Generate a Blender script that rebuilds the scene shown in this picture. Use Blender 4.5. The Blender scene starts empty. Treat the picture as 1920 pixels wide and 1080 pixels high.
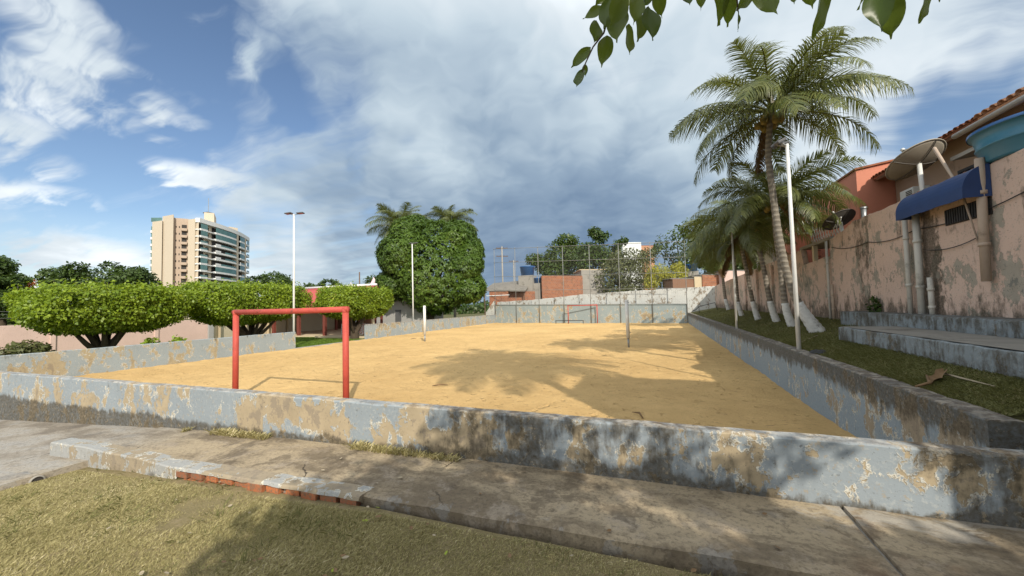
import bpy, bmesh, math, random
import numpy as np
from mathutils import Vector, Matrix, Quaternion, noise as mnoise
PI = math.pi
random.seed(7)
RNG = np.random.default_rng(7)
SC = bpy.context.scene
COL = SC.collection

# ------------------------------------------------------------------ camera
CAM_POS = Vector((0, 0, 1.7))
YAW, PITCH, ROLL = -math.atan(272 / 721), math.radians(2.62), math.radians(1.45)
_f = Vector((math.sin(YAW) * math.cos(PITCH), math.cos(YAW) * math.cos(PITCH), math.sin(PITCH)))
_r0 = Vector((math.cos(YAW), -math.sin(YAW), 0)); _u0 = _r0.cross(_f)
CR = math.cos(ROLL) * _r0 - math.sin(ROLL) * _u0
CU = math.sin(ROLL) * _r0 + math.cos(ROLL) * _u0
CF = _f
cam = bpy.data.cameras.new('camera'); cam.sensor_width = 36; cam.lens = 721 / 1920 * 36
cam.clip_start = 0.05; cam.clip_end = 5000
camo = bpy.data.objects.new('camera', cam); COL.objects.link(camo)
camo.matrix_world = Matrix(((CR.x, CU.x, -CF.x, 0), (CR.y, CU.y, -CF.y, 0), (CR.z, CU.z, -CF.z, 1.7), (0, 0, 0, 1)))
SC.camera = camo

def ray(x, y):                      # survey helper: direction of a sight line
    return (CF * 721 + CR * (x - 960) - CU * (y - 540)).normalized()
def at_depth(x, y, d):
    r = ray(x, y); return CAM_POS + r * (d / r.dot(CF))
def at_y(x, y, Y):
    r = ray(x, y); return CAM_POS + r * (Y / r.y)

# ------------------------------------------------------------------ light, sky, exposure
SUN_EL = math.radians(36)
SHADOW = Vector((-0.62, 0.785, 0)).normalized()          # where shadows point on the ground
SUN_DIR = (-SHADOW * math.cos(SUN_EL) + Vector((0, 0, math.sin(SUN_EL)))).normalized()
sun = bpy.data.lights.new('sun', 'SUN'); sun.energy = 2.2; sun.angle = math.radians(0.55); sun.color = (1, 0.93, 0.80)
suno = bpy.data.objects.new('sun', sun); COL.objects.link(suno)
suno.rotation_euler = (-SUN_DIR).to_track_quat('-Z', 'Y').to_euler()
suno.location = (20, -20, 30)
SC.view_settings.view_transform = 'Standard'; SC.view_settings.look = 'None'
SC.view_settings.gamma = 1; SC.view_settings.exposure = 1.15; SC.view_settings.use_curve_mapping = False

# ---- small node helper
class NT:
    def __init__(s, tree): s.t = tree; s.n = tree.nodes; s.l = tree.links
    def node(s, typ, **kw):
        n = s.n.new(typ)
        for k, v in kw.items(): setattr(n, k, v)
        return n
    def put(s, sock, v):
        if hasattr(v, 'is_linked') or isinstance(v, bpy.types.NodeSocket): s.l.new(v, sock)
        elif v is not None:
            try: sock.default_value = v
            except Exception:
                sock.default_value = (*v, 1) if len(v) == 3 else v
    def math(s, op, a, b=None, c=None, clamp=False):
        n = s.node('ShaderNodeMath', operation=op, use_clamp=clamp)
        s.put(n.inputs[0], a)
        if b is not None: s.put(n.inputs[1], b)
        if c is not None: s.put(n.inputs[2], c)
        return n.outputs[0]
    def vmath(s, op, a, b=None, scale=None):
        n = s.node('ShaderNodeVectorMath', operation=op)
        s.put(n.inputs[0], a)
        if b is not None: s.put(n.inputs[1], b)
        if scale is not None: s.put(n.inputs['Scale'], scale)
        return n.outputs['Value'] if op in ('DOT_PRODUCT', 'LENGTH', 'DISTANCE') else n.outputs[0]
    def mix(s, f, a, b, blend='MIX'):
        n = s.node('ShaderNodeMix', data_type='RGBA', blend_type=blend)
        s.put(n.inputs[0], f); s.put(n.inputs[6], a); s.put(n.inputs[7], b)
        return n.outputs[2]
    def step(s, v, a, b, x=0.0, y=1.0):     # smooth step
        n = s.node('ShaderNodeMapRange', interpolation_type='SMOOTHSTEP')
        s.put(n.inputs[0], v); n.inputs[1].default_value = a; n.inputs[2].default_value = b
        n.inputs[3].default_value = x; n.inputs[4].default_value = y
        return n.outputs[0]
    def lin(s, v, a, b, x=0.0, y=1.0):
        n = s.node('ShaderNodeMapRange'); s.put(n.inputs[0], v)
        for i, q in enumerate((a, b, x, y)): n.inputs[i + 1].default_value = q
        return n.outputs[0]
    def noise(s, vec, scale, detail=4, rough=0.55, dist=0.0, col=False):
        n = s.node('ShaderNodeTexNoise'); s.put(n.inputs['Vector'], vec)
        n.inputs['Scale'].default_value = scale; n.inputs['Detail'].default_value = detail
        n.inputs['Roughness'].default_value = rough; n.inputs['Distortion'].default_value = dist
        return n.outputs['Color' if col else 'Fac']
    def voro(s, vec, scale, feature='F1', rnd=1.0, out='Distance'):
        n = s.node('ShaderNodeTexVoronoi', feature=feature); s.put(n.inputs['Vector'], vec)
        n.inputs['Scale'].default_value = scale; n.inputs['Randomness'].default_value = rnd
        return n.outputs[out]
    def scale(s, vec, sc):
        n = s.node('ShaderNodeMapping'); s.put(n.inputs['Vector'], vec); n.inputs['Scale'].default_value = sc
        return n.outputs[0]
    def xyz(s, vec):
        n = s.node('ShaderNodeSeparateXYZ'); s.put(n.inputs[0], vec); return n.outputs
    def comb(s, x, y, z):
        n = s.node('ShaderNodeCombineXYZ')
        for i, v in enumerate((x, y, z)): s.put(n.inputs[i], v)
        return n.outputs[0]

world = bpy.data.worlds.new('World'); SC.world = world; world.use_nodes = True
world.cycles.sampling_method = 'NONE'      # soft sky: light it by the paths that reach it
STREAKS = [(-40, -20, 300, 120, 3.6, 0.55), (-40, 120, 300, 205, 4.4, 0.6), (180, 130, 380, 190, 1.8, .4), (330, 20, 520, 125, 3.4, 0.45), (240, 185, 400, 245, 1.6, 0.42), (270, 300, 470, 352, 1.8, 0.5), (275, 258, 350, 272, 0.9, 0.35),
           (-30, 225, 130, 262, 1.7, 0.4), (-40, 290, 170, 318, 1.6, 0.38), (-40, 345, 200, 380, 1.5, 0.38), (0, 455, 300, 485, 2.2, 0.4), (480, 470, 640, 520, 3.0, 0.35)]
def build_world():
    w = NT(world.node_tree); w.n.clear()
    sky = w.node('ShaderNodeTexSky', sky_type='NISHITA', sun_disc=False)
    sky.sun_elevation = SUN_EL; sky.sun_rotation = math.atan2(SUN_DIR.x, SUN_DIR.y)
    sky.air_density = 1.0; sky.dust_density = 0.6; sky.ozone_density = 1.6
    d = w.node('ShaderNodeTexCoord').outputs['Generated']
    d = w.vmath('NORMALIZE', d)
    x, y, z = w.xyz(d)
    zc = w.math('ADD', w.math('MAXIMUM', z, 0.0), 0.16)
    P = w.comb(w.math('DIVIDE', x, zc), w.math('DIVIDE', y, zc), 0.0)
    # rotate the cloud plane so that streaks run from upper left down to the right in view
    mp = w.node('ShaderNodeMapping'); w.put(mp.inputs['Vector'], P); mp.inputs['Rotation'].default_value = (0, 0, math.radians(-28)); mp.inputs['Scale'].default_value = (0.5, 2.0, 1)
    wa = w.noise(d, 4.6, 3, 0.6); wb = w.noise(d, 6.1, 2, 0.6)
    P2 = w.vmath('ADD', P, w.comb(w.math('MULTIPLY', wa, 0.5), w.math('MULTIPLY', wb, 0.5), 0.0))
    S2 = w.vmath('ADD', mp.outputs[0], w.comb(w.math('MULTIPLY', wb, 0.6), w.math('MULTIPLY', wa, 0.5), 0.0))
    n_big = w.noise(P2, 1.3, 4, 0.55)
    n_str = w.noise(S2, 2.1, 5, 0.60)
    n_fine = w.noise(P2, 5.2, 3, 0.62)
    a0 = w.math('MULTIPLY', w.math('SUBTRACT', wa, 0.5), 0.34); b0 = w.math('MULTIPLY', w.math('SUBTRACT', wb, 0.5), 0.34)
    dw = w.vmath('NORMALIZE', w.vmath('ADD', d, w.comb(a0, b0, w.math('SUBTRACT', b0, a0))))
    def blobs(lst, base):
        acc = base
        for (px, py, rad, amt) in lst:
            dt = w.vmath('DOT_PRODUCT', dw, tuple(ray(px, py))); c0, c1 = math.cos(math.radians(rad)), math.cos(math.radians(rad * 0.25))
            m = w.math('MULTIPLY_ADD', dt, 1 / (c1 - c0), -c0 / (c1 - c0), clamp=True)
            acc = w.math('MULTIPLY_ADD', m, amt, acc)
        return acc
    cover = blobs([(1150, 200, 34, 0.34), (1000, 470, 26, 0.42), (1560, 120, 30, 0.22), (720, 60, 16, 0.16), (860, 300, 16, 0.25),
                   (150, 430, 14, 0.06), (520, 290, 9, 0.2), (560, 470, 14, 0.16), (640, 420, 12, .2),
                   (400, 160, 9, -0.10), (230, 260, 12, -0.16), (570, 165, 4.5, -0.30), (1770, 235, 8, -0.30), (300, 20, 9, -0.16), (20, 80, 5, -.10), (230, 350, 10, -0.12), (500, 385, 6, -.1)], 0.0)
    # long streaks of thin cloud, each an ellipse on the sky
    ds = w.vmath('ADD', d, w.comb(w.math('MULTIPLY', w.math('SUBTRACT', n_fine, 0.5), 0.10), w.math('MULTIPLY', w.math('SUBTRACT', n_str, 0.5), 0.12), w.math('MULTIPLY', w.math('SUBTRACT', n_str, 0.5), 0.10)))
    strk = 0.0
    for (x0, y0, x1, y1, wd, amt) in STREAKS:
        a, b2 = ray(x0, y0), ray(x1, y1); cc = (a + b2).normalized(); tt = (b2 - a); half = tt.length * 0.62; tt.normalize(); nn = cc.cross(tt)
        u = w.math('MULTIPLY', w.math('SUBTRACT', w.vmath('DOT_PRODUCT', ds, tuple(tt)), cc.dot(tt)), 1 / half); v = w.math('MULTIPLY', w.vmath('DOT_PRODUCT', ds, tuple(nn)), 1 / math.radians(wd))
        q = w.math('SUBTRACT', 1.0, w.math('MULTIPLY_ADD', u, u, w.math('MULTIPLY', v, v)), clamp=True)
        front = w.math('GREATER_THAN', w.vmath('DOT_PRODUCT', d, tuple(cc)), 0.0)
        strk = w.math('MULTIPLY_ADD', w.math('MULTIPLY', q, front), amt, strk)
    cover = w.math('ADD', cover, w.math('MULTIPLY', strk, w.math('MULTIPLY_ADD', n_str, 3.2, -0.75, clamp=False)))
    sheet = w.math('MAXIMUM', w.step(w.vmath('DOT_PRODUCT', dw, tuple(Vector((CF.x, CF.y, 0)).normalized())), 0.55, 0.15), w.step(z, 0.52, 0.72))  # bright cloud added overhead and behind the camera to raise the fill light
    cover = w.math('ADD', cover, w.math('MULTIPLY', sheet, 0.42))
    nz = w.math('ADD', w.math('MULTIPLY', n_str, 0.95), w.math('MULTIPLY', n_big, 0.35))
    c = w.math('ADD', cover, w.math('SUBTRACT', nz, 0.10))
    alpha = w.step(c, 0.42, 0.98)
    horizon = w.step(z, 0.0, 0.20, 0.70, 0.0)
    alpha = w.math('MAXIMUM', alpha, horizon)
    bright = blobs([(1000, 470, 24, -0.44), (680, 400, 13, -0.24), (1240, 440, 18, -0.26), (640, 300, 7, -0.10), 
                    (1350, 160, 32, 0.14), (830, 190, 16, 0.12), (200, 130, 26, 0.22), (1680, 150, 20, 0.10), (560, 515, 9, 0.22), (300, 500, 12, 0.12), (850, 40, 17, -0.22), (560, 60, 12, -.1), (120, 480, 18, 0.2)], 0.69)
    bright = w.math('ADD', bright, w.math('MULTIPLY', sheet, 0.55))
    bright = w.math('ADD', bright, w.math('MULTIPLY', w.math('SUBTRACT', n_big, 0.5), 0.62))
    bright = w.math('ADD', bright, w.math('MULTIPLY', w.math('SUBTRACT', n_fine, 0.5), 0.20))
    bright = w.math('MAXIMUM', w.math('MINIMUM', bright, 1.4), 0.0)
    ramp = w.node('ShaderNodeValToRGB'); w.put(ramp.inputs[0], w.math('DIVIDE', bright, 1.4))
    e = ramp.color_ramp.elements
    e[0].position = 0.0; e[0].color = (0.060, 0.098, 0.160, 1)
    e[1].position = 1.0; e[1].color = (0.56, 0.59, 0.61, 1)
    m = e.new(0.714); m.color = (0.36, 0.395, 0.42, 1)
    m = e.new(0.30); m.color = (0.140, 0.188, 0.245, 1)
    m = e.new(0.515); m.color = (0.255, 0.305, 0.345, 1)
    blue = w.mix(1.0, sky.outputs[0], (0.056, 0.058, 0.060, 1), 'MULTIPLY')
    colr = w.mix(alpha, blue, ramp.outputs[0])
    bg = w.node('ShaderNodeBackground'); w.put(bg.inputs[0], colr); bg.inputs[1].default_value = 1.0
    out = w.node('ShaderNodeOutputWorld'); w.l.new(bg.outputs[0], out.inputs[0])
build_world()
SC.cycles.max_bounces = 4; SC.cycles.diffuse_bounces = 2; SC.cycles.glossy_bounces = 2; SC.cycles.transparent_max_bounces = 8

# ------------------------------------------------------------------ object helpers
def tag(o, label=None, cat=None, group=None, kind=None):
    if label: o['label'] = label
    if cat: o['category'] = cat
    if group: o['group'] = group
    if kind: o['kind'] = kind
    return o
def link(o, parent=None):
    COL.objects.link(o)
    if parent is not None:
        o.parent = parent
        o.matrix_parent_inverse = world_inv(parent)
    return o
def world_mat(o):
    m = o.matrix_basis.copy()
    if o.parent: m = world_mat(o.parent) @ o.matrix_parent_inverse @ m
    return m
def world_inv(o): return world_mat(o).inverted()
def thing(name, label, cat, loc=(0, 0, 0), group=None):
    o = bpy.data.objects.new(name, None); o.empty_display_size = 0.2; o.location = loc
    COL.objects.link(o); return tag(o, label, cat, group)

class MB:
    def __init__(s): s.v = []; s.f = []
    def add(s, vs, fs):
        n = len(s.v); s.v += [tuple(p) for p in vs]; s.f += [tuple(i + n for i in f) for f in fs]; return s
    def box(s, x0, x1, y0, y1, z0, z1):
        return s.add([(x0, y0, z0), (x1, y0, z0), (x1, y1, z0), (x0, y1, z0), (x0, y0, z1), (x1, y0, z1), (x1, y1, z1), (x0, y1, z1)],
                     [(3, 2, 1, 0), (4, 5, 6, 7), (0, 1, 5, 4), (1, 2, 6, 5), (2, 3, 7, 6), (3, 0, 4, 7)])
    def obox(s, c, u, v, w):        # centre and three half axes
        c, u, v, w = Vector(c), Vector(u), Vector(v), Vector(w)
        if u.cross(v).dot(w) < 0: u = -u
        P = [c + a * u + b * v + d * w for d in (-1, 1) for (a, b) in ((-1, -1), (1, -1), (1, 1), (-1, 1))]
        return s.add(P, [(3, 2, 1, 0), (4, 5, 6, 7), (0, 1, 5, 4), (1, 2, 6, 5), (2, 3, 7, 6), (3, 0, 4, 7)])
    def prism(s, poly, z0, z1):     # poly counter-clockwise from above; z0/z1 may be lists
        n = len(poly); a = z0 if hasattr(z0, '__len__') else [z0] * n; b = z1 if hasattr(z1, '__len__') else [z1] * n
        return s.add([(p[0], p[1], a[i]) for i, p in enumerate(poly)] + [(p[0], p[1], b[i]) for i, p in enumerate(poly)],
                     [tuple(range(n - 1, -1, -1)), tuple(range(n, 2 * n))] + [(i, (i + 1) % n, n + (i + 1) % n, n + i) for i in range(n)])
    def tube(s, pts, rad, n=10, cap=True, jit=0.0):
        pts = [Vector(p) for p in pts]; m = len(pts)
        rad = rad if hasattr(rad, '__len__') else [rad] * m
        vs = []; up = None
        for i, p in enumerate(pts):
            t = (pts[min(i + 1, m - 1)] - pts[max(i - 1, 0)]).normalized()
            if up is None:
                up = Vector((1, 0, 0)) if abs(t.x) < 0.8 else Vector((0, 1, 0))
            a = (up - t * up.dot(t)).normalized(); b = t.cross(a); up = a
            for k in range(n):
                an = 2 * PI * k / n; r = rad[i] * (1 + random.uniform(-jit, jit))
                vs.append(p + a * (math.cos(an) * r) + b * (math.sin(an) * r))
        fs = [(i * n + k, i * n + (k + 1) % n, (i + 1) * n + (k + 1) % n, (i + 1) * n + k) for i in range(m - 1) for k in range(n)]
        if cap: fs += [tuple(range(n - 1, -1, -1)), tuple(range((m - 1) * n, m * n))]
        return s.add(vs, fs)
    def lathe(s, prof, n, centre, axis=(0, 0, 1)):     # prof: list of (r, h)
        q = Vector((0, 0, 1)).rotation_difference(Vector(axis).normalized()); c = Vector(centre); vs = []
        for (r, h) in prof:
            for k in range(n):
                an = 2 * PI * k / n
                vs.append(c + q @ Vector((math.cos(an) * r, math.sin(an) * r, h)))
        m = len(prof)
        return s.add(vs, [(i * n + k, i * n + (k + 1) % n, (i + 1) * n + (k + 1) % n, (i + 1) * n + k) for i in range(m - 1) for k in range(n)])
    def mesh(s, name, m=None, smooth=False):
        me = bpy.data.meshes.new(name); me.from_pydata(s.v, [], s.f); me.update()
        if m: me.materials.append(m)
        if smooth: me.shade_smooth()
        return me
    def build(s, name, m, parent=None, smooth=False, bevel=0.0, label=None, cat=None, group=None, kind=None):
        o = bpy.data.objects.new(name, s.mesh(name, m, smooth)); link(o, parent)
        if bevel:
            b = o.modifiers.new('bevel', 'BEVEL'); b.width = bevel; b.segments = 2; b.limit_method = 'ANGLE'
        return tag(o, label, cat, group, kind)
def inst(name, me, parent=None, M=None):
    o = bpy.data.objects.new(name, me); COL.objects.link(o)
    if parent is not None: o.parent = parent
    if M is not None:
        o.matrix_basis = M          # local to the parent
    return o
def grid_mesh(name, nx, ny, fn, m):
    u = np.linspace(0, 1, nx); v = np.linspace(0, 1, ny)
    vs = [fn(a, b) for b in v for a in u]
    fs = [(j * nx + i, j * nx + i + 1, (j + 1) * nx + i + 1, (j + 1) * nx + i) for j in range(ny - 1) for i in range(nx - 1)]
    me = bpy.data.meshes.new(name); me.from_pydata(vs, [], fs); me.materials.append(m); me.shade_smooth(); return me
def raw_mesh(name, V, F, m, rnd=None, smooth=False):
    """V (n,3) array, F (k,4) or (k,3) array; rnd = value per vertex"""
    me = bpy.data.meshes.new(name); k = F.shape[1]
    me.vertices.add(len(V)); me.vertices.foreach_set('co', np.ascontiguousarray(V, dtype=np.float32).ravel())
    me.loops.add(F.size); me.loops.foreach_set('vertex_index', F.astype(np.int32).ravel())
    me.polygons.add(len(F)); me.polygons.foreach_set('loop_start', np.arange(0, F.size, k, dtype=np.int32))
    me.polygons.foreach_set('loop_total', np.full(len(F), k, dtype=np.int32))
    if rnd is not None:
        a = me.attributes.new('rnd', 'FLOAT', 'POINT'); a.data.foreach_set('value', np.asarray(rnd, dtype=np.float32))
    me.update(calc_edges=True)
    if m: me.materials.append(m)
    if smooth: me.shade_smooth()
    return me

# ------------------------------------------------------------------ materials
MATS = {}
def new_mat(name):
    m = bpy.data.materials.new(name); m.use_nodes = True; t = NT(m.node_tree); t.n.clear()
    b = t.node('ShaderNodeBsdfPrincipled'); o = t.node('ShaderNodeOutputMaterial'); t.l.new(b.outputs[0], o.inputs[0])
    b.inputs['Specular IOR Level'].default_value = 0.3
    MATS[name] = m
    return m, t, b
def pos(t): return t.node('ShaderNodeNewGeometry').outputs['Position']
def objc(t): return t.node('ShaderNodeTexCoord').outputs['Object']
def bump(t, b, h, strength=0.4, dist=0.02):
    n = t.node('ShaderNodeBump'); n.inputs['Strength'].default_value = strength; n.inputs['Distance'].default_value = dist
    t.put(n.inputs['Height'], h); t.l.new(n.outputs[0], b.inputs['Normal'])

def simple(name, c, rough=0.7, var=0.18, scale=6, metal=0.0, dirt=0.0, spec=0.3, bmp=0.15):
    m, t, b = new_mat(name); p = pos(t)
    n = t.noise(p, scale, 5, 0.6); n2 = t.noise(p, scale * 6, 3, 0.6)
    f = t.math('ADD', t.math('MULTIPLY', n, 0.7), t.math('MULTIPLY', n2, 0.3))
    col = t.mix(f, tuple(x * (1 - var * 1.6) for x in c) + (1,), tuple(min(1, x * (1 + var * 1.4)) for x in c) + (1,))
    if dirt:
        dm = t.step(t.noise(p, scale * 0.55, 7, 0.68), 0.60 - dirt * 0.25, 0.72)
        col = t.mix(t.math('MULTIPLY', dm, 0.75), col, (0.05, 0.045, 0.036, 1))
    t.put(b.inputs['Base Color'], col); b.inputs['Roughness'].default_value = rough; b.inputs['Metallic'].default_value = metal
    b.inputs['Specular IOR Level'].default_value = spec
    if bmp: bump(t, b, f, bmp, 0.01)
    return m

def peel(name, paint, plaster, z_base, z_top, peel_amt=0.0, mould_amt=0.0, base_mould=0.12, top_mould=0.12, heavy=None, white_rim=True, streak=1.0, bare=(0.23, 0.19, 0.145), lower=None, crust=False):
    """weathered painted masonry: paint film flaked off to plaster, white flake rims, algae streaks from the coping and splash zone"""
    m, t, b = new_mat(name); p = pos(t); x, y, z = t.xyz(p)
    run = t.math('ADD', x, y)
    sv = t.comb(t.math('MULTIPLY', run, 1.0), t.math('MULTIPLY', t.math('SUBTRACT', x, y), 0.5), t.math('MULTIPLY', z, 0.30))
    warp = t.vmath('ADD', p, t.vmath('SCALE', t.noise(p, 3.0, 4, 0.6, 0, True), scale=0.22))
    wz = t.scale(warp, (1, 1, 0.62)); n1 = t.noise(wz, 2.3, 7, 0.66); n2 = t.noise(wz, 7.5, 5, 0.66); n3 = t.noise(p, 26, 3, 0.65); n0 = t.noise(p, 0.55, 2, 0.5)
    hrel = t.lin(z, z_base, z_top)
    mid = t.math('SUBTRACT', 1.0, t.math('ABSOLUTE', t.math('MULTIPLY', t.math('SUBTRACT', hrel, 0.45), 1.7)))
    fl = t.math('ADD', t.math('MULTIPLY', n1, 0.62), t.math('MULTIPLY', n2, 0.34))
    fl = t.math('ADD', fl, t.math('MULTIPLY', n3, 0.07))
    fl = t.math('ADD', fl, t.math('MULTIPLY', mid, 0.05)); fl = t.math('ADD', fl, t.math('MULTIPLY', t.math('SUBTRACT', n0, 0.5), 0.26))
    th = 0.585 - peel_amt
    pm = t.step(fl, th, th + 0.012)
    rim = t.math('MULTIPLY', t.step(fl, th - 0.022, th - 0.002), t.math('SUBTRACT', 1.0, pm))
    # faded paint
    pc = t.mix(t.noise(p, 0.9, 5, 0.6), tuple(c * 0.84 for c in paint) + (1,), tuple(min(1, c * 1.12) for c in paint) + (1,))
    if lower:
        pc = t.mix(t.step(z, lower[0] - 0.01, lower[0] + 0.01), (*lower[1], 1), pc)
    pc = t.mix(t.math('MULTIPLY', t.step(n3, 0.52, 0.7), 0.22), pc, (0.55, 0.53, 0.47, 1))
    if white_rim: pc = t.mix(t.math('MULTIPLY', rim, t.step(t.noise(p, 2.2, 3), 0.42, 0.55, 0.25, 0.95)), pc, (0.62, 0.58, 0.49, 1))
    plc = t.mix(t.noise(p, 4, 6, 0.65), tuple(c * 0.62 for c in plaster) + (1,), tuple(c * 1.18 for c in plaster) + (1,))
    deep = t.step(fl, th + 0.075, th + 0.10)
    plc = t.mix(t.math('MULTIPLY', deep, 0.7), plc, (*bare, 1))
    col = t.mix(pm, pc, plc)
    # algae
    st = t.noise(sv, 7.5 * streak, 5, 0.66, 0.1); st2 = t.noise(p, 2.6, 5, 0.68, 0.3)
    mo = t.math('ADD', t.math('MULTIPLY', st, 0.55), t.math('MULTIPLY', st2, 0.5))
    tw = t.step(hrel, 0.52, 1.02, 0.0, top_mould); bw = t.step(hrel, 0.36, -0.02, 0.0, base_mould)
    mo = t.math('ADD', mo, t.math('ADD', tw, bw))
    if heavy:
        for (ax, c0, half, amt) in heavy:
            co = x if ax == 'x' else y
            g = t.step(t.math('ABSOLUTE', t.math('SUBTRACT', t.math('ADD', co, t.math('MULTIPLY', t.math('SUBTRACT', n1, 0.5), 1.6)), c0)), half, half * 0.35, 0.0, amt)
            mo = t.math('ADD', mo, g)
    mm = t.step(mo, 0.66 - mould_amt, 0.82 - mould_amt)
    mcol = t.mix(t.noise(p, 12, 5, 0.7), (0.022, 0.019, 0.014, 1), (0.115, 0.093, 0.062, 1))
    col = t.mix(t.math('MULTIPLY', mm, t.lin(n3, 0.3, 0.7, 0.62, 0.97)), col, mcol)
    sp = t.noise(p, 17, 4, 0.7)
    col = t.mix(t.math('MULTIPLY', t.step(sp, 0.60, 0.66), 0.55), col, tuple(c * 0.8 for c in plaster) + (1,))
    col = t.mix(t.math('MULTIPLY', t.step(t.noise(p, 31, 3, 0.7), 0.60, 0.70), 0.55), col, (0.06, 0.052, 0.042, 1))
    if crust:
        ce = t.step(t.math('ADD', z, t.math('MULTIPLY', n2, 0.05)), z_top + 0.004, z_top + 0.034)
        col = t.mix(t.math('MULTIPLY', ce, 0.55), col, t.mix(t.step(t.noise(p, 9, 5, 0.7), 0.42, 0.62), (0.12, 0.085, 0.06, 1), (0.52, 0.46, 0.38, 1)))
    t.put(b.inputs['Base Color'], col); b.inputs['Roughness'].default_value = 0.82; b.inputs['Specular IOR Level'].default_value = 0.22
    h = t.math('ADD', t.math('MULTIPLY', pm, -0.5), t.math('MULTIPLY', n3, 0.30)); h = t.math('ADD', h, t.math('MULTIPLY', n2, 0.35))
    h = t.math('ADD', h, t.math('MULTIPLY', rim, 0.25))
    bump(t, b, h, 0.7, 0.012)
    return m

def leafmat(name, c0, c1, c2=None, trans=0.35, rough=0.45, spec=0.35):
    m, t, b = new_mat(name)
    at = t.node('ShaderNodeAttribute', attribute_name='rnd').outputs['Fac']
    col = t.mix(at, (*c0, 1), (*c1, 1))
    if c2: col = t.mix(t.step(at, 0.88, 0.97), col, (*c2, 1))
    t.put(b.inputs['Base Color'], col); b.inputs['Roughness'].default_value = rough; b.inputs['Specular IOR Level'].default_value = spec
    tr = t.node('ShaderNodeBsdfTranslucent'); t.put(tr.inputs[0], t.mix(0.5, col, (c1[0] * 1.3, c1[1] * 1.3, c1[2] * 0.7, 1)))
    mx = t.node('ShaderNodeMixShader'); mx.inputs[0].default_value = trans
    t.l.new(b.outputs[0], mx.inputs[1]); t.l.new(tr.outputs[0], mx.inputs[2])
    t.l.new(mx.outputs[0], [n for n in t.n if n.type == 'OUTPUT_MATERIAL'][0].inputs[0])
    return m

def mat_sand():
    m, t, b = new_mat('sand'); p = pos(t); x, y, z = t.xyz(p)
    sp = t.scale(p, (1.0, 1.0, 1.0))
    a = t.noise(sp, 0.22, 5, 0.6); c = t.noise(sp, 2.2, 6, 0.65); f = t.noise(sp, 14, 5, 0.7); g = t.noise(sp, 70, 3, 0.7)
    v = t.math('ADD', t.math('MULTIPLY', a, 0.5), t.math('ADD', t.math('MULTIPLY', c, 0.3), t.math('MULTIPLY', f, 0.2)))
    col = t.mix(t.step(v, 0.36, 0.64), (0.54, 0.352, 0.152, 1), (0.71, 0.482, 0.218, 1))
    col = t.mix(t.math('MULTIPLY', t.step(f, 0.56, 0.72), 0.45), col, (0.30, 0.165, 0.066, 1))
    # trodden clods and bits of leaf
    tv = t.scale(p, (1.0, 2.0, 1.0))
    bits = t.math('MULTIPLY', t.step(t.noise(tv, 7, 4, 0.65), 0.60, 0.68), t.step(t.noise(p, 0.7, 3), 0.36, 0.58))
    col = t.mix(t.math('MULTIPLY', bits, 0.8), col, (0.16, 0.085, 0.04, 1))
    t.put(b.inputs['Base Color'], col); b.inputs['Roughness'].default_value = 0.95; b.inputs['Specular IOR Level'].default_value = 0.1
    pw = t.vmath('ADD', p, t.vmath('SCALE', t.noise(p, 5, 2, 0.5, 0, True), scale=0.25))
    foot = t.math('MULTIPLY', t.step(t.voro(t.scale(pw, (1.0, 0.8, 1)), 3.4), 0.05, 0.30), t.step(t.noise(p, 0.5, 2), 0.30, 0.55, 0.2, 1.0))
    h = t.math('ADD', t.math('MULTIPLY', f, 0.6), t.math('ADD', t.math('MULTIPLY', g, 0.25), t.math('ADD', t.math('MULTIPLY', c, 0.5), t.math('MULTIPLY', foot, 0.8))))
    bump(t, b, h, 1.0, 0.09); return m

def mat_ground(name, c0, c1, c2, s=1.0, bmp=0.8):
    m, t, b = new_mat(name); p = pos(t)
    a = t.noise(p, 0.6 * s, 6, 0.65); f = t.noise(p, 9 * s, 6, 0.7); g = t.noise(p, 60 * s, 3, 0.7)
    col = t.mix(t.step(a, 0.38, 0.62), (*c0, 1), (*c1, 1))
    col = t.mix(t.step(f, 0.50, 0.72), col, (*c2, 1))
    col = t.mix(t.math('MULTIPLY', g, 0.5), col, tuple(c * 0.45 for c in c0) + (1,))
    t.put(b.inputs['Base Color'], col); b.inputs['Roughness'].default_value = 0.95; b.inputs['Specular IOR Level'].default_value = 0.1
    bump(t, b, t.math('ADD', f, g), bmp, 0.03); return m

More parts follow.
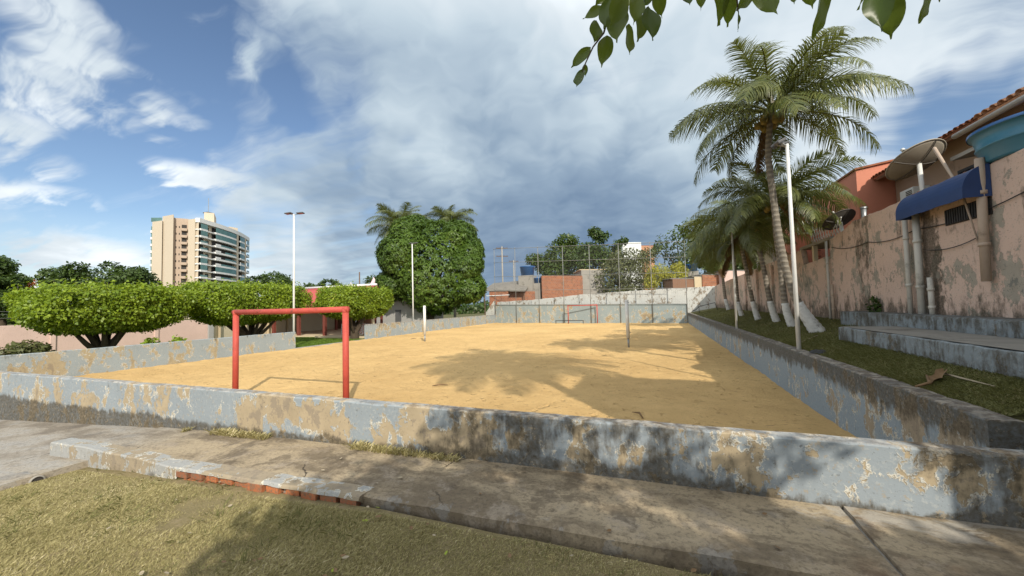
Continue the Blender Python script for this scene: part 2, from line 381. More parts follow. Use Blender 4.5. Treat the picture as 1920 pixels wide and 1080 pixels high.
def mat_path():
    m, t, b = new_mat('old_concrete'); p = pos(t); x, y, z = t.xyz(p)
    w = t.vmath('ADD', p, t.vmath('SCALE', t.noise(p, 2.0, 4, 0.6, 0, True), scale=0.35))
    a = t.noise(t.scale(w, (0.75, 1.7, 1)), 0.9, 8, 0.68); c = t.noise(w, 3.2, 8, 0.7); f = t.noise(p, 30, 5, 0.7); g = t.noise(p, 110, 2, 0.6)
    col = t.mix(t.step(a, 0.40, 0.56), (0.19, 0.148, 0.098, 1), (0.43, 0.345, 0.23, 1))
    col = t.mix(t.math('MULTIPLY', t.step(c, 0.50, 0.66), 0.65), col, (0.40, 0.335, 0.26, 1))
    col = t.mix(t.math('MULTIPLY', t.step(t.noise(w, 1.9, 7, 0.72), 0.53, 0.63), 0.62), col, (0.085, 0.064, 0.044, 1))
    rust = t.math('MULTIPLY', t.step(t.noise(w, 1.1, 4, 0.6), 0.55, 0.70), t.step(x, 0.6, 1.9))
    col = t.mix(t.math('MULTIPLY', rust, 0.5), col, (0.30, 0.13, 0.05, 1))
    # flakes of pale paint near the lawn edge and grey fresh cement to the left
    fl = t.math('MULTIPLY', t.step(t.noise(w, 3.6, 6, 0.66), 0.555, 0.585), t.step(y, 2.90, 2.76))
    col = t.mix(t.math('MULTIPLY', fl, 0.35), col, (0.36, 0.37, 0.37, 1))
    gl = t.math('MULTIPLY', t.step(t.math('ADD', x, t.math('MULTIPLY', c, 1.6)), -4.8, -6.6), t.step(a, 0.40, 0.62, 0.25, 0.8))
    col = t.mix(gl, col, (0.36, 0.36, 0.355, 1))
    col = t.mix(t.math('MULTIPLY', t.step(f, 0.48, 0.64), 0.45), col, (0.085, 0.066, 0.048, 1))
    sm = t.math('MULTIPLY', t.step(t.noise(t.scale(w, (1, 2.5, 1)), 1.3, 5, 0.65), 0.50, 0.58), t.step(x, 0.4, 1.0)); sm = t.math('MULTIPLY', sm, t.step(y, 3.25, 3.5))
    col = t.mix(t.math('MULTIPLY', sm, 0.7), col, (0.45, 0.42, 0.37, 1))
    col = t.mix(t.math('MULTIPLY', g, 0.40), col, (0.07, 0.055, 0.04, 1))
    t.put(b.inputs['Base Color'], col); b.inputs['Roughness'].default_value = 0.88
    cr = t.step(t.voro(w, 0.85, 'DISTANCE_TO_EDGE'), 0.0, 0.010, 1, 0)
    cr = t.math('MULTIPLY', cr, t.step(t.noise(p, 0.7, 2), 0.55, 0.6))
    col2 = t.mix(cr, col, (0.04, 0.032, 0.024, 1)); t.put(b.inputs['Base Color'], col2)
    bump(t, b, t.math('ADD', t.math('MULTIPLY', f, 0.6), t.math('ADD', c, t.math('MULTIPLY', cr, -1.5))), 0.6, 0.015); return m

def mat_bark(name, c0, c1, rings=0.0):
    m, t, b = new_mat(name); p = objc(t); x, y, z = t.xyz(p)
    n = t.noise(t.scale(p, (1, 1, 0.35)), 9, 6, 0.7); f = n
    if rings:
        w = t.math('SINE', t.math('ADD', t.math('MULTIPLY', z, 2 * PI * rings), t.math('MULTIPLY', n, 2.5)))
        f = t.math('ADD', t.math('MULTIPLY', n, 0.6), t.math('MULTIPLY', t.step(w, -0.6, 0.9), 0.4))
    t.put(b.inputs['Base Color'], t.mix(f, (*c0, 1), (*c1, 1))); b.inputs['Roughness'].default_value = 0.9
    bump(t, b, f, 0.8, 0.03); return m

def mat_brick(name, sx=1.0):
    m, t, b = new_mat(name); p = pos(t); x, y, z = t.xyz(p)
    bt = t.node('ShaderNodeTexBrick'); t.put(bt.inputs['Vector'], t.comb(t.math('ADD', x, t.math('MULTIPLY', y, 0.7)), z, 0.0))
    bt.inputs['Color1'].default_value = (0.36, 0.13, 0.058, 1); bt.inputs['Color2'].default_value = (0.25, 0.085, 0.042, 1); bt.inputs['Mortar'].default_value = (0.26, 0.22, 0.18, 1)
    bt.inputs['Scale'].default_value = 1.0; bt.inputs['Brick Width'].default_value = 0.30; bt.inputs['Row Height'].default_value = 0.20; bt.inputs['Mortar Size'].default_value = 0.014
    n = t.noise(p, 1.4, 6, 0.7)
    col = t.mix(t.math('MULTIPLY', t.step(n, 0.5, 0.7), 0.6), bt.outputs[0], (0.17, 0.10, 0.06, 1))
    t.put(b.inputs['Base Color'], col); b.inputs['Roughness'].default_value = 0.9; bump(t, b, bt.outputs['Fac'], -0.4, 0.02); return m

def mat_glass(name, tint=(0.03, 0.075, 0.07), rough=0.08):
    m, t, b = new_mat(name); n = t.noise(pos(t), 0.35, 2)
    t.put(b.inputs['Base Color'], t.mix(n, tuple(c * 0.5 for c in tint) + (1,), tuple(c * 1.6 for c in tint) + (1,)))
    b.inputs['Roughness'].default_value = rough; b.inputs['Specular IOR Level'].default_value = 0.7; return m

BLUE = (0.255, 0.286, 0.308); CREAM = (0.405, 0.325, 0.215)
M_front = peel('front_wall_paint', BLUE, CREAM, 0.05, 0.60, 0.040, 0.040, 0.34, 0.03, crust=True, heavy=[('x', -1.0, 2.0, 0.19), ('x', 2.1, 0.6, 0.18), ('x', 0.55, 0.5, 0.06)])
M_left = peel('left_wall_paint', (0.275, 0.315, 0.335), (0.39, 0.325, 0.215), -0.45, 0.58, 0.012, 0.0, 0.02, 0.13, crust=True)
M_right = peel('right_wall_paint', (0.245, 0.295, 0.335), (0.36, 0.30, 0.22), -0.45, 0.60, -0.01, 0.085, -0.20, 0.36, streak=0.9, crust=True)
M_far = peel('far_wall_paint', (0.27, 0.32, 0.33), (0.40, 0.32, 0.20), -0.4, 1.5, -0.005, -0.03, 0.05, 0.04)
M_white = peel('white_wall_paint', (0.58, 0.58, 0.55), (0.35, 0.30, 0.24), 0.0, 3.0, 0.0, 0.0, 0.02, 0.16, white_rim=False)
M_pinkwall = peel('right_pink_wall_paint', (0.60, 0.445, 0.365), (0.38, 0.34, 0.28), 1.0, 3.8, 0.0, 0.085, 0.22, 0.05, heavy=[('y', 10.3, 0.45, 0.22), ('y', 6.9, 1.2, 0.14), ('y', 13.0, 0.5, 0.10)], white_rim=False, streak=0.7, bare=(0.13, 0.14, 0.13))
M_leftpink = peel('left_pink_wall_paint', (0.60, 0.43, 0.375), (0.45, 0.33, 0.25), -0.3, 1.6, -0.09, -0.12, 0.0, 0.10, white_rim=False)
M_cream = simple('cream_plaster', (0.58, 0.50, 0.36), 0.85, 0.10, 2)
M_kerb = peel('kerb_paint', (0.31, 0.31, 0.30), (0.33, 0.27, 0.19), -0.05, 0.2, 0.02, 0.03, 0.12, 0.0)
M_bleach = peel('bleacher_paint', (0.235, 0.27, 0.29), (0.22, 0.20, 0.165), 0.7, 1.4, -0.05, 0.20, 0.05, 0.06, white_rim=False)
M_bleachtop = simple('worn_cement', (0.24, 0.225, 0.20), 0.9, 0.28, 3, dirt=0.35)
M_sand = mat_sand(); M_path = mat_path()
M_lawn = mat_ground('dry_lawn_soil', (0.25, 0.205, 0.105), (0.31, 0.25, 0.13), (0.36, 0.285, 0.17))
M_terr = mat_ground('terrace_lawn', (0.125, 0.122, 0.050), (0.165, 0.155, 0.070), (0.20, 0.155, 0.085))
M_green = mat_ground('green_lawn', (0.085, 0.135, 0.025), (0.11, 0.165, 0.035), (0.13, 0.15, 0.05))
M_earth = mat_ground('earth', (0.13, 0.115, 0.06), (0.10, 0.115, 0.045), (0.17, 0.13, 0.08), 0.3)
M_red = simple('red_paint', (0.45, 0.075, 0.055), 0.62, 0.26, 6, spec=0.3, dirt=0.22, bmp=0.5)
M_whitepole = simple('white_paint', (0.66, 0.66, 0.64), 0.5, 0.07, 5, spec=0.4)
M_lime = simple('limewash', (0.60, 0.60, 0.58), 0.9, 0.25, 9, dirt=0.42, bmp=0.9)
M_steel = simple('galvanised_steel', (0.30, 0.31, 0.32), 0.45, 0.12, 8, metal=0.6)
M_dark = simple('dark_metal', (0.035, 0.035, 0.038), 0.5, 0.2, 8)
M_lamp = simple('lamp_housing', (0.10, 0.10, 0.105), 0.45, 0.2, 9)
M_rust = simple('rusty_pipe', (0.13, 0.085, 0.06), 0.7, 0.3, 5)
M_cage = simple('cage_pipe', (0.21, 0.21, 0.20), 0.6, 0.25, 3)
M_pvc = simple('pvc_pipe', (0.52, 0.50, 0.45), 0.55, 0.10, 3, dirt=0.12)
M_pvcb = simple('beige_pipe', (0.42, 0.33, 0.26), 0.6, 0.14, 3, dirt=0.15)
M_cable = simple('black_cable', (0.03, 0.03, 0.03), 0.6, 0.1, 5)
M_housepink = simple('salmon_house_paint', (0.60, 0.235, 0.155), 0.85, 0.08, 1.2, dirt=0.03)
M_housebeige = simple('beige_house_paint', (0.42, 0.29, 0.215), 0.85, 0.10, 1.2, dirt=0.05)
M_housebrown = simple('brown_house_paint', (0.22, 0.12, 0.075), 0.85, 0.12, 1.2)
M_tile = simple('clay_tile', (0.30, 0.115, 0.062), 0.85, 0.38, 5, dirt=0.25, bmp=0.4)
M_tilelight = simple('pale_clay_tile', (0.46, 0.24, 0.14), 0.85, 0.25, 4, dirt=0.15, bmp=0.4)
M_redroof = simple('red_roof_tile', (0.40, 0.085, 0.075), 0.75, 0.15, 3)
M_gutter = simple('gutter_grey', (0.36, 0.36, 0.35), 0.5, 0.12, 3)
M_awn = simple('blue_canvas', (0.020, 0.050, 0.155), 0.55, 0.18, 3, spec=0.4)
M_tank = simple('blue_tank', (0.055, 0.20, 0.30), 0.35, 0.10, 1.5, spec=0.5, bmp=0.02)
M_tank2 = simple('dark_blue_tank', (0.03, 0.12, 0.32), 0.4, 0.10, 2, spec=0.5, bmp=0.02)
M_dish = simple('dish_mesh_beige', (0.36, 0.32, 0.26), 0.6, 0.14, 3)
M_dishdark = simple('dish_dark', (0.10, 0.09, 0.08), 0.6, 0.2, 4)
M_brick = mat_brick('hollow_brick_wall')
M_onebrick, _t, _b = new_mat('clay_brick'); _r = _t.node('ShaderNodeObjectInfo').outputs['Random']; _n = _t.noise(pos(_t), 40, 4, 0.7)
_c = _t.mix(_r, (0.46, 0.15, 0.055, 1), (0.27, 0.10, 0.05, 1)); _c = _t.mix(_t.step(_n, 0.42, 0.60, 0, 0.8), _c, (0.17, 0.115, 0.075, 1)); _t.put(_b.inputs['Base Color'], _c); _b.inputs['Roughness'].default_value = 0.92; bump(_t, _b, _n, 0.6, 0.012)
M_conc = simple('grey_cement', (0.30, 0.28, 0.25), 0.9, 0.18, 2, dirt=0.2)
M_corr = simple('fibre_cement_sheet', (0.19, 0.175, 0.155), 0.9, 0.22, 2, dirt=0.2)
M_sheet = simple('white_sheet', (0.66, 0.67, 0.66), 0.5, 0.06, 2)
M_tower = simple('tower_render', (0.56, 0.475, 0.37), 0.85, 0.05, 0.15)
M_tower2 = simple('tower_render_pink', (0.43, 0.335, 0.26), 0.85, 0.05, 0.15)
M_towerw = simple('tower_white', (0.70, 0.69, 0.675), 0.7, 0.05, 0.3)
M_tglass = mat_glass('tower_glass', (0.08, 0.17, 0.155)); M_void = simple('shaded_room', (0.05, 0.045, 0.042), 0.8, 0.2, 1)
M_win = mat_glass('window_glass', (0.06, 0.075, 0.08))
M_church = simple('church_white', (0.72, 0.68, 0.67), 0.8, 0.05, 1)
M_churchp = simple('church_pink', (0.62, 0.45, 0.47), 0.8, 0.06, 1)
M_greyhouse = simple('grey_plaster', (0.33, 0.32, 0.31), 0.9, 0.08, 1)
M_pavwood = simple('dark_red_timber', (0.17, 0.045, 0.032), 0.6, 0.2, 5)
M_stone = simple('cream_kerbstone', (0.52, 0.42, 0.28), 0.9, 0.12, 3)
M_wire = simple('fence_wire', (0.22, 0.22, 0.21), 0.5, 0.1, 5)
B_palm = mat_bark('palm_bark', (0.11, 0.097, 0.080), (0.31, 0.275, 0.225), 7.0)
B_tree = mat_bark('tree_bark', (0.030, 0.022, 0.015), (0.105, 0.078, 0.052))
L_ficus = leafmat('ficus_leaf', (0.060, 0.125, 0.010), (0.325, 0.415, 0.034), (0.50, 0.50, 0.09), 0.34)
L_mango = leafmat('mango_leaf', (0.030, 0.072, 0.010), (0.115, 0.185, 0.022), (0.18, 0.22, 0.04), 0.22)
L_palm = leafmat('coconut_leaflet', (0.066, 0.092, 0.026), (0.20, 0.215, 0.065), (0.30, 0.24, 0.10), 0.28, 0.35, 0.5)
L_dark = leafmat('dark_leaf', (0.026, 0.055, 0.012), (0.080, 0.125, 0.025), None, 0.22)
L_mid = leafmat('mid_leaf', (0.034, 0.070, 0.013), (0.105, 0.150, 0.028), (0.17, 0.18, 0.05), 0.28)
L_grey = leafmat('greygreen_leaf', (0.062, 0.078, 0.028), (0.155, 0.165, 0.065), (0.23, 0.17, 0.09), 0.25)
L_yel = leafmat('yellow_vine_leaf', (0.20, 0.22, 0.025), (0.48, 0.44, 0.05), None, 0.3)
L_near = leafmat('near_ficus_leaf', (0.045, 0.085, 0.010), (0.120, 0.165, 0.018), None, 0.42, 0.35, 0.45)
L_grassd = leafmat('dry_grass', (0.15, 0.14, 0.052), (0.53, 0.455, 0.235), (0.70, 0.61, 0.39), 0.25, 0.7, 0.15)
L_grassg = leafmat('terrace_grass', (0.105, 0.110, 0.038), (0.215, 0.210, 0.085), (0.30, 0.25, 0.13), 0.25, 0.7, 0.15)
L_grassl = leafmat('lawn_grass', (0.085, 0.15, 0.018), (0.16, 0.235, 0.035), None, 0.25, 0.7, 0.15)
L_dead = simple('dead_leaf', (0.20, 0.125, 0.065), 0.9, 0.4, 30)
L_deadpale = simple('pale_dead_leaf', (0.36, 0.30, 0.21), 0.9, 0.25, 30)
L_fallen = simple('fallen_green_leaf', (0.25, 0.30, 0.03), 0.7, 0.2, 30)
M_coco = simple('coconut_husk', (0.22, 0.17, 0.05), 0.6, 0.35, 3)

def nz(x, y, z=0.0): return mnoise.noise(Vector((x, y, z)))

# ------------------------------------------------------------------ setting
def path_z(x): return float(np.interp(x, [-40, -14, -12.4, -7.4, -5.5, -3.6, -1.8, 6], [-0.42, -0.38, -0.31, -0.03, 0.035, 0.08, 0.105, 0.11]))
def lawn_z(x, y): return 0.035 + 0.016 * nz(x * 0.8, y * 0.8) + 0.008 * nz(x * 3, y * 3) - 0.030 * max(0, -x - 2.4) - 0.01 * max(0, 2.0 - y)
def terr_z(x): return 0.575 + 0.2 * (min(x, 5.2) - 2.9)

o = MB().add([(-1500, -1500, -0.62), (1500, -1500, -0.62), (1500, 1500, -0.62), (-1500, 1500, -0.62)], [(0, 1, 2, 3)]).build('ground', M_earth, kind='structure')
FARL, FARR = (-19.2, 44.6), (2.65, 40.4)           # the court's far corners
def far_y(x): return FARL[1] + (x - FARL[0]) / (FARR[0] - FARL[0]) * (FARR[1] - FARL[1])
def sand_fn(u, v):
    x = -19.1 + u * 21.85; y = 3.80 + v * (far_y(x) + 0.05 - 3.80)
    h = 0.035 * nz(x * 0.35, y * 0.35, 3) + 0.014 * nz(x * 1.3, y * 1.3, 1) + 0.019 * nz(x * 4.1, y * 4.1, 2)
    e = min(x + 19.1, 2.75 - x, y - 3.8); h += 0.03 * max(0, 1 - e / 0.5) * (1 + nz(x * 2, y * 2))
    return (x, y, -0.41 + h)
o = inst('sand_court', grid_mesh('sand_court', 230, 330, sand_fn, M_sand)); tag(o, kind='structure')
# lawn and paved yard left of the court
o = inst('side_lawn', grid_mesh('side_lawn', 40, 60, lambda u, v: (-19.32 - u * 11, -10 + v * 62, -0.40 + 0.02 * nz(u * 20, v * 60)), M_green)); tag(o, kind='structure')
MB().box(-19.28, -18.98, 15.9, 21.6, -0.62, -0.375).build('court_threshold', M_conc, kind='structure', bevel=0.015)
# foreground lawn
o = inst('front_lawn', grid_mesh('front_lawn', 140, 90, lambda u, v: (-6.45 + u * 14.4, -6 + v * 8.66, lawn_z(-6.45 + u * 14.4, -6 + v * 8.66)), M_lawn)); tag(o, kind='structure')
# concrete walk along the wall: two slabs with an open joint
walk = bpy.data.objects.new('concrete_walk', None); COL.objects.link(walk); tag(walk, kind='structure')
def slab(x0, x1, y0f, y1f, ny=18, nx=60, zoff=0.0, edge=0.16):
    vs = []; fs = []
    xs = np.linspace(x0, x1, nx)
    rows = []
    for j in range(ny):
        v = j / (ny - 1)
        row = []
        for x in xs:
            y = y0f(x) * (1 - v) + y1f(x) * v
            z = path_z(x) + zoff + 0.006 * nz(x * 2.1, y * 2.1) + 0.003 * nz(x * 7, y * 7)
            if v == 0: z -= 0.012
            row.append((x, y, z))
        rows.append(row)
    m = MB()
    allr = [[(p[0], p[1] + 0.004, p[2] - edge) for p in rows[0]]] + rows
    for r in allr: m.v += r
    n = nx
    for j in range(len(allr) - 1):
        for i in range(n - 1): m.f.append((j * n + i, j * n + i + 1, (j + 1) * n + i + 1, (j + 1) * n + i))
    for i in (0, n - 1):        # end faces
        k = len(m.v); L = len(allr)
        col = [allr[j][i] for j in range(1, L)]
        low = [(p[0], p[1], p[2] - edge) for p in col]
        m.v += col + low; c = len(col)
        for j in range(c - 1):
            q = (k + j, k + j + 1, k + c + j + 1, k + c + j); m.f.append(q if i == 0 else q[::-1])
    return m
edge_y = lambda x: float(np.interp(x, [-7.2, -4.8, -2.6, -0.75, 1.25, 8], [2.60, 2.65, 2.71, 2.73, 2.78, 2.86])) + 0.018 * nz(x * 1.7, 5) + 0.008 * nz(x * 7, 9)
slab(-7.2, 1.232, edge_y, lambda x: 3.70, nx=160, ny=22).build('slab', M_path, walk, smooth=False)
slab(1.258, 6.5, lambda x: edge_y(x) - 0.02, lambda x: 3.70 if x < 2.3 else 4.75, nx=70, ny=22, zoff=0.008).build('slab', M_path, walk)
yl = lambda x: -7.0
m_ = slab(-19.4, -6.42, yl, lambda x: 3.70, nx=70, ny=60, zoff=-0.02, edge=0.3)
m_.build('slab', M_path, walk)
MB().box(1.22, 1.27, 2.7, 3.68, -0.3, 0.088).build('joint_filler', M_conc, walk)

def wall_run(p0, p1, th, zb, zt, step=0.14, jit=0.010, side=1, rag=0.012):
    """a masonry wall from p0 to p1; th to the left of the direction times side; uneven coping, slightly wavy faces"""
    p0, p1 = Vector((*p0, 0)), Vector((*p1, 0)); d = (p1 - p0); L = d.length; d.normalize()
    nrm = Vector((-d.y, d.x, 0)) * side
    n = max(2, int(L / step)); m = MB(); prof = []
    for i in range(n + 1):
        s = L * i / n; c = p0 + d * s
        a = zb(s) if callable(zb) else zb; b = zt(s) if callable(zt) else zt
        q = nz(c.x * 1.3, c.y * 1.3, 4) * jit
        dz = rag * (nz(c.x * 3.1, c.y * 3.1, 7) + 0.7 * nz(c.x * 9.3, c.y * 9.3, 2)); ch = 0.012 + 0.012 * abs(nz(c.x * 6, c.y * 6, 1))
        P = [c + nrm * q, c + nrm * (q * 0.4), c + nrm * (q + ch), c + nrm * (th - q - ch), c + nrm * (th - q), c + nrm * (th - q)]
        zz = [a, b - ch * 1.2 + dz, b + dz, b + dz * 0.6, b - ch + dz * 0.6, a]
        hs = [Vector((p.x, p.y, z)) for p, z in zip(P, zz)]
        # extra rows on the outer face so that it can wave
        mid = [hs[0].lerp(hs[1], k) + nrm * (jit * 0.8 * nz(c.x * 2.2, c.y * 2.2, k * 3)) for k in (0.25, 0.5, 0.75)]
        prof.append([hs[0]] + mid + hs[1:])
    k = len(prof[0])
    for r in prof: m.v += [tuple(v) for v in r]
    for i in range(n):
        for j in range(k - 1):
            q = (i * k + j, i * k + j + 1, (i + 1) * k + j + 1, (i + 1) * k + j); m.f.append(q if side > 0 else q[::-1])
    for i in (0, n):
        q = tuple(i * k + j for j in range(k)); m.f.append(q if (i == 0) != (side > 0) else q[::-1])
    return m

# --- low walls round the sand court
wall_run((-19.2, 3.68), (3.4, 3.68), 0.15, lambda s: path_z(-19.2 + s) - 0.25, 0.60, 0.11).build('low_court_wall', M_front,
    label='low peeling blue wall along the concrete walk, nearest side of the sand court', cat='wall')
wall_run((-19.06, 3.84), (-19.06, 15.95), 0.16, -0.6, lambda s: 0.545, 0.14, side=1).build('low_court_wall', M_left,
    label='low blue-grey wall in front of the big clipped trees, left of the lawn gap', cat='wall')
wall_run((-19.06, 21.55), (-19.06, 44.5), 0.16, -0.6, lambda s: 0.64 - 0.0 * s, 0.14, side=1).build('low_court_wall', M_left,
    label='low blue-grey wall between the lawn gap and the far end wall', cat='wall')
wall_run((2.66, 4.66), (2.66, 40.3), 0.24, -0.6, 0.60, 0.12, side=-1, rag=0.014).build('retaining_wall', M_right,
    label='stained blue retaining wall holding the grass terrace along the right side of the court', cat='wall')
FT = lambda s: 1.82 - 0.38 * s / 22.2
wall_run((2.60, far_y(2.6)), (-19.2, 44.6), 0.18, -0.6, lambda s: 1.44 + 0.40 * s / 22.2, 0.16, side=-1).build('court_end_wall', M_far,
    label='blue-grey end wall behind the far goal, under the tall pipe cage', cat='wall')
wall_run((5.4, 41.6), (-19.6, 46.4), 0.2, -0.6, lambda s: float(np.interp(s, [0, 8, 14, 20, 25.5], [3.1, 2.95, 2.75, 2.35, 2.2])) + 0.05 * nz(s * 0.9, 3), 0.16, side=-1, rag=0.03).build('boundary_wall', M_white,
    label='whitewashed mouldy boundary wall behind the far end of the court', cat='wall')
m = MB().prism([(-20.6, 44.9), (-19.35, 44.7), (-19.3, 45.0), (-20.5, 45.2)], [-0.6] * 4, [0.9, 2.35, 2.35, 0.9])
m.build('white_wall_end', M_white, bevel=0.02, label='short sloping white wall piece at the far left corner of the court', cat='wall')

# --- terrace on the right
def terr_fn(u, v):
    x = 2.88 + u * 2.36; y = 3.9 + v * 37.6
    z = terr_z(x) + 0.02 * nz(x * 1.2, y * 1.2)
    if y < 5.0: z = min(z, 0.12 + (z - 0.12) * max(0, (y - 3.9)) / 1.1)
    return (x, y, z)
o = inst('terrace_lawn', grid_mesh('terrace_lawn', 20, 200, terr_fn, M_terr)); tag(o, kind='structure')

def kerb_strip():
    t = thing('walk_kerb', 'pale painted kerb with broken end and exposed bricks between lawn and walk', 'kerb', (-5, 2.6, 0))
    xs = np.linspace(-7.28, -2.45, 60); m = MB()
    for x in xs:
        y0 = edge_y(x) - 0.045; zt = float(np.interp(x, [-7.3, -6.6, -4.9, -3.4, -2.4], [0.115, 0.13, 0.085, 0.093, 0.104])) + 0.006 * nz(x * 5, 1)
        zb = float(np.interp(x, [-7.3, -4.85, -4.8, -2.4], [-0.25, -0.2, 0.055, 0.07])) + (0.012 * nz(x * 9, 2) if x > -4.9 else 0)
        w = 0.19 + 0.02 * nz(x * 4, 4)
        m.v += [(x, y0 - 0.01, zb), (x, y0, zt - 0.012), (x, y0 + 0.012, zt), (x, y0 + w, zt - 0.004), (x, y0 + w + 0.02, zt - 0.2)]
    k = 5
    for i in range(len(xs) - 1):
        for j in range(k - 1): m.f.append((i * k + j, (i + 1) * k + j, (i + 1) * k + j + 1, i * k + j + 1))
    m.f += [tuple(range(k)), tuple(range((len(xs) - 1) * k, len(xs) * k))[::-1]]
    m.build('kerb_body', M_kerb, t, smooth=False)
    bm = MB().box(-0.095, 0.095, -0.045, 0.045, -0.031, 0.031); me = bm.mesh('brick', M_onebrick)
    for row in range(2):
        x = -4.72 + row * 0.09
        while x < -2.5:
            w = random.uniform(0.82, 1.04)
            b = inst('brick', me, t, Matrix.Translation((x + 5, edge_y(x) + 0.0 + random.uniform(-0.022, 0.012) - 2.6, 0.022 - 0.068 * row + 0.008 * (x + 4.7))) @ Matrix.Rotation(random.uniform(-0.03, 0.03), 4, 'Z') @ Matrix.Scale(w, 4))
            x += random.uniform(0.205, 0.235)
kerb_strip()
# drain mouth in the paved yard's edge
t = thing('drain_pipe', 'dark round drain mouth in the concrete edge at the left', 'drain', (-6.4, 2.2, -0.05))
MB().lathe([(0.05, 0.0), (0.062, 0.0), (0.062, -0.3), (0.05, -0.3), (0.05, 0.0)], 16, (-6.40, 2.16, -0.085), (1, 0, 0)).build('pipe', M_conc, t, True)
MB().lathe([(0.0, 0.0), (0.049, 0.0)], 16, (-6.41, 2.16, -0.085), (1, 0, 0)).build('bore', M_void, t)

# --- concrete bleacher on the terrace
t = thing('bleacher', 'two-step concrete bleacher on the terrace below the stained pink wall', 'bleacher', (4.2, 8, 0.7))
wall_run((3.7, 2.0), (3.7, 10.5), 1.02, 0.55, 1.05, 0.13, side=-1, jit=0.008).build('lower_step', M_bleach, t)
MB().add([(3.73, 2.02, 1.062), (4.70, 2.02, 1.062), (4.70, 10.47, 1.062), (3.73, 10.47, 1.062)], [(0, 1, 2, 3)]).build('seat_surface', M_bleachtop, t)
wall_run((4.72, 2.0), (4.72, 13.2), 0.47, 0.8, 1.31, 0.13, side=-1, jit=0.008).build('upper_step', M_bleach, t)

# --- stained boundary wall on the right
t = thing('pink_boundary_wall', 'tall mould-stained pink wall above the bleacher and terrace', 'wall', (5.2, 12, 0.6))
wall_run((5.2, 1.5), (5.2, 15.0), 0.18, 0.6, lambda s: float(np.interp(s, [0, 7.1, 7.2, 11.9, 12.3, 13.5], [3.86, 3.84, 3.83, 3.82, 3.72, 3.55])) + 0.02 * nz(s * 1.3, 8), 0.13, side=-1, rag=0.03).build('near_wall', M_pinkwall, t)
wall_run((5.2, 15.01), (5.2, 41.5), 0.18, 0.6, lambda s: float(np.interp(s, [0, 2.5, 2.6, 26], [3.02, 2.98, 3.55, 3.1])) + 0.03 * nz(s * 0.7, 1), 0.2, side=-1, rag=0.03).build('far_wall', M_pinkwall, t)
for y in (18.5, 21.5, 24.5, 27.5, 31): MB().box(5.08, 5.21, y - 0.12, y + 0.12, 0.7, 3.3).build('pilaster', M_pinkwall, t, bevel=0.015)
# ------------------------------------------------------------------ football goals
def goal(label, x0, x1, y, zg, h, r, group):
    t = thing('football_goal', label, 'goal', ((x0 + x1) / 2, y, zg), group)
    MB().tube([(x0, y, zg - 0.1), (x0, y, zg + h)], r, 18).build('post', M_red, t, True)
    MB().tube([(x1, y, zg - 0.1), (x1, y, zg + h)], r, 18).build('post', M_red, t, True)
    MB().tube([(x0 - r, y, zg + h), ((x0 + x1) / 2, y, zg + h - 0.012), (x1 + r, y, zg + h)], r, 18).build('crossbar', M_red, t, True)
    for x in (x0, x1): MB().lathe([(0, 0.0), (r * 0.8, r * 0.1), (r * 1.06, r * 0.55), (r * 1.06, -r * 1.0), (r, -r * 1.1)], 18, (x, y, zg + h + 0.0)).build('elbow', M_red, t, True)
    return t
goal('red pipe goal frame standing just behind the near wall', -9.92, -6.40, 6.6, -0.41, 2.12, 0.066, 'red goals')
goal('small distant red goal frame against the far blue wall', -9.25, -6.1, 41.8, -0.41, 1.95, 0.05, 'red goals')
# low metal frame by the far goal
t = thing('low_metal_frame', 'low dark metal bench frame beside the far red goal', 'bench', (-8.9, 41.4, -0.4))
MB().box(-10.6, -7.5, 41.36, 41.42, -0.12, -0.05).build('rail', M_dark, t)
for x in (-10.55, -7.55): MB().box(x - 0.03, x + 0.03, 41.36, 41.42, -0.45, -0.05).build('leg', M_dark, t)
# ------------------------------------------------------------------ volleyball posts
def vpost(label, x, y, lean):
    t = thing('volleyball_post', label, 'post', (x, y, -0.4), 'volleyball posts')
    top = Vector((x + lean, y, 1.82)); b0 = Vector((x, y, -0.5)); j = b0.lerp(top, 0.22)
    MB().tube([b0, j], 0.045, 12).build('steel_base', M_steel, t, True)
    MB().tube([j, top], 0.082, 14).build('white_tube', M_whitepole, t, True)
    MB().lathe([(0, 0.02), (0.06, 0.015), (0.086, 0), (0.086, -0.05)], 14, top).build('cap', M_whitepole, t, True)
    MB().box(x + lean + 0.05, x + lean + 0.12, y - 0.02, y + 0.02, 1.68, 1.74).build('net_hook', M_steel, t)
    MB().box(x + 0.055, x + 0.11, y - 0.015, y + 0.015, 0.24, 0.29).build('net_hook', M_steel, t)
vpost('white volleyball post on the left side of the sand', -13.73, 20.7, 0.0)
vpost('white volleyball post on the right side of the sand, near the terrace', -1.37, 19.2, -0.03)
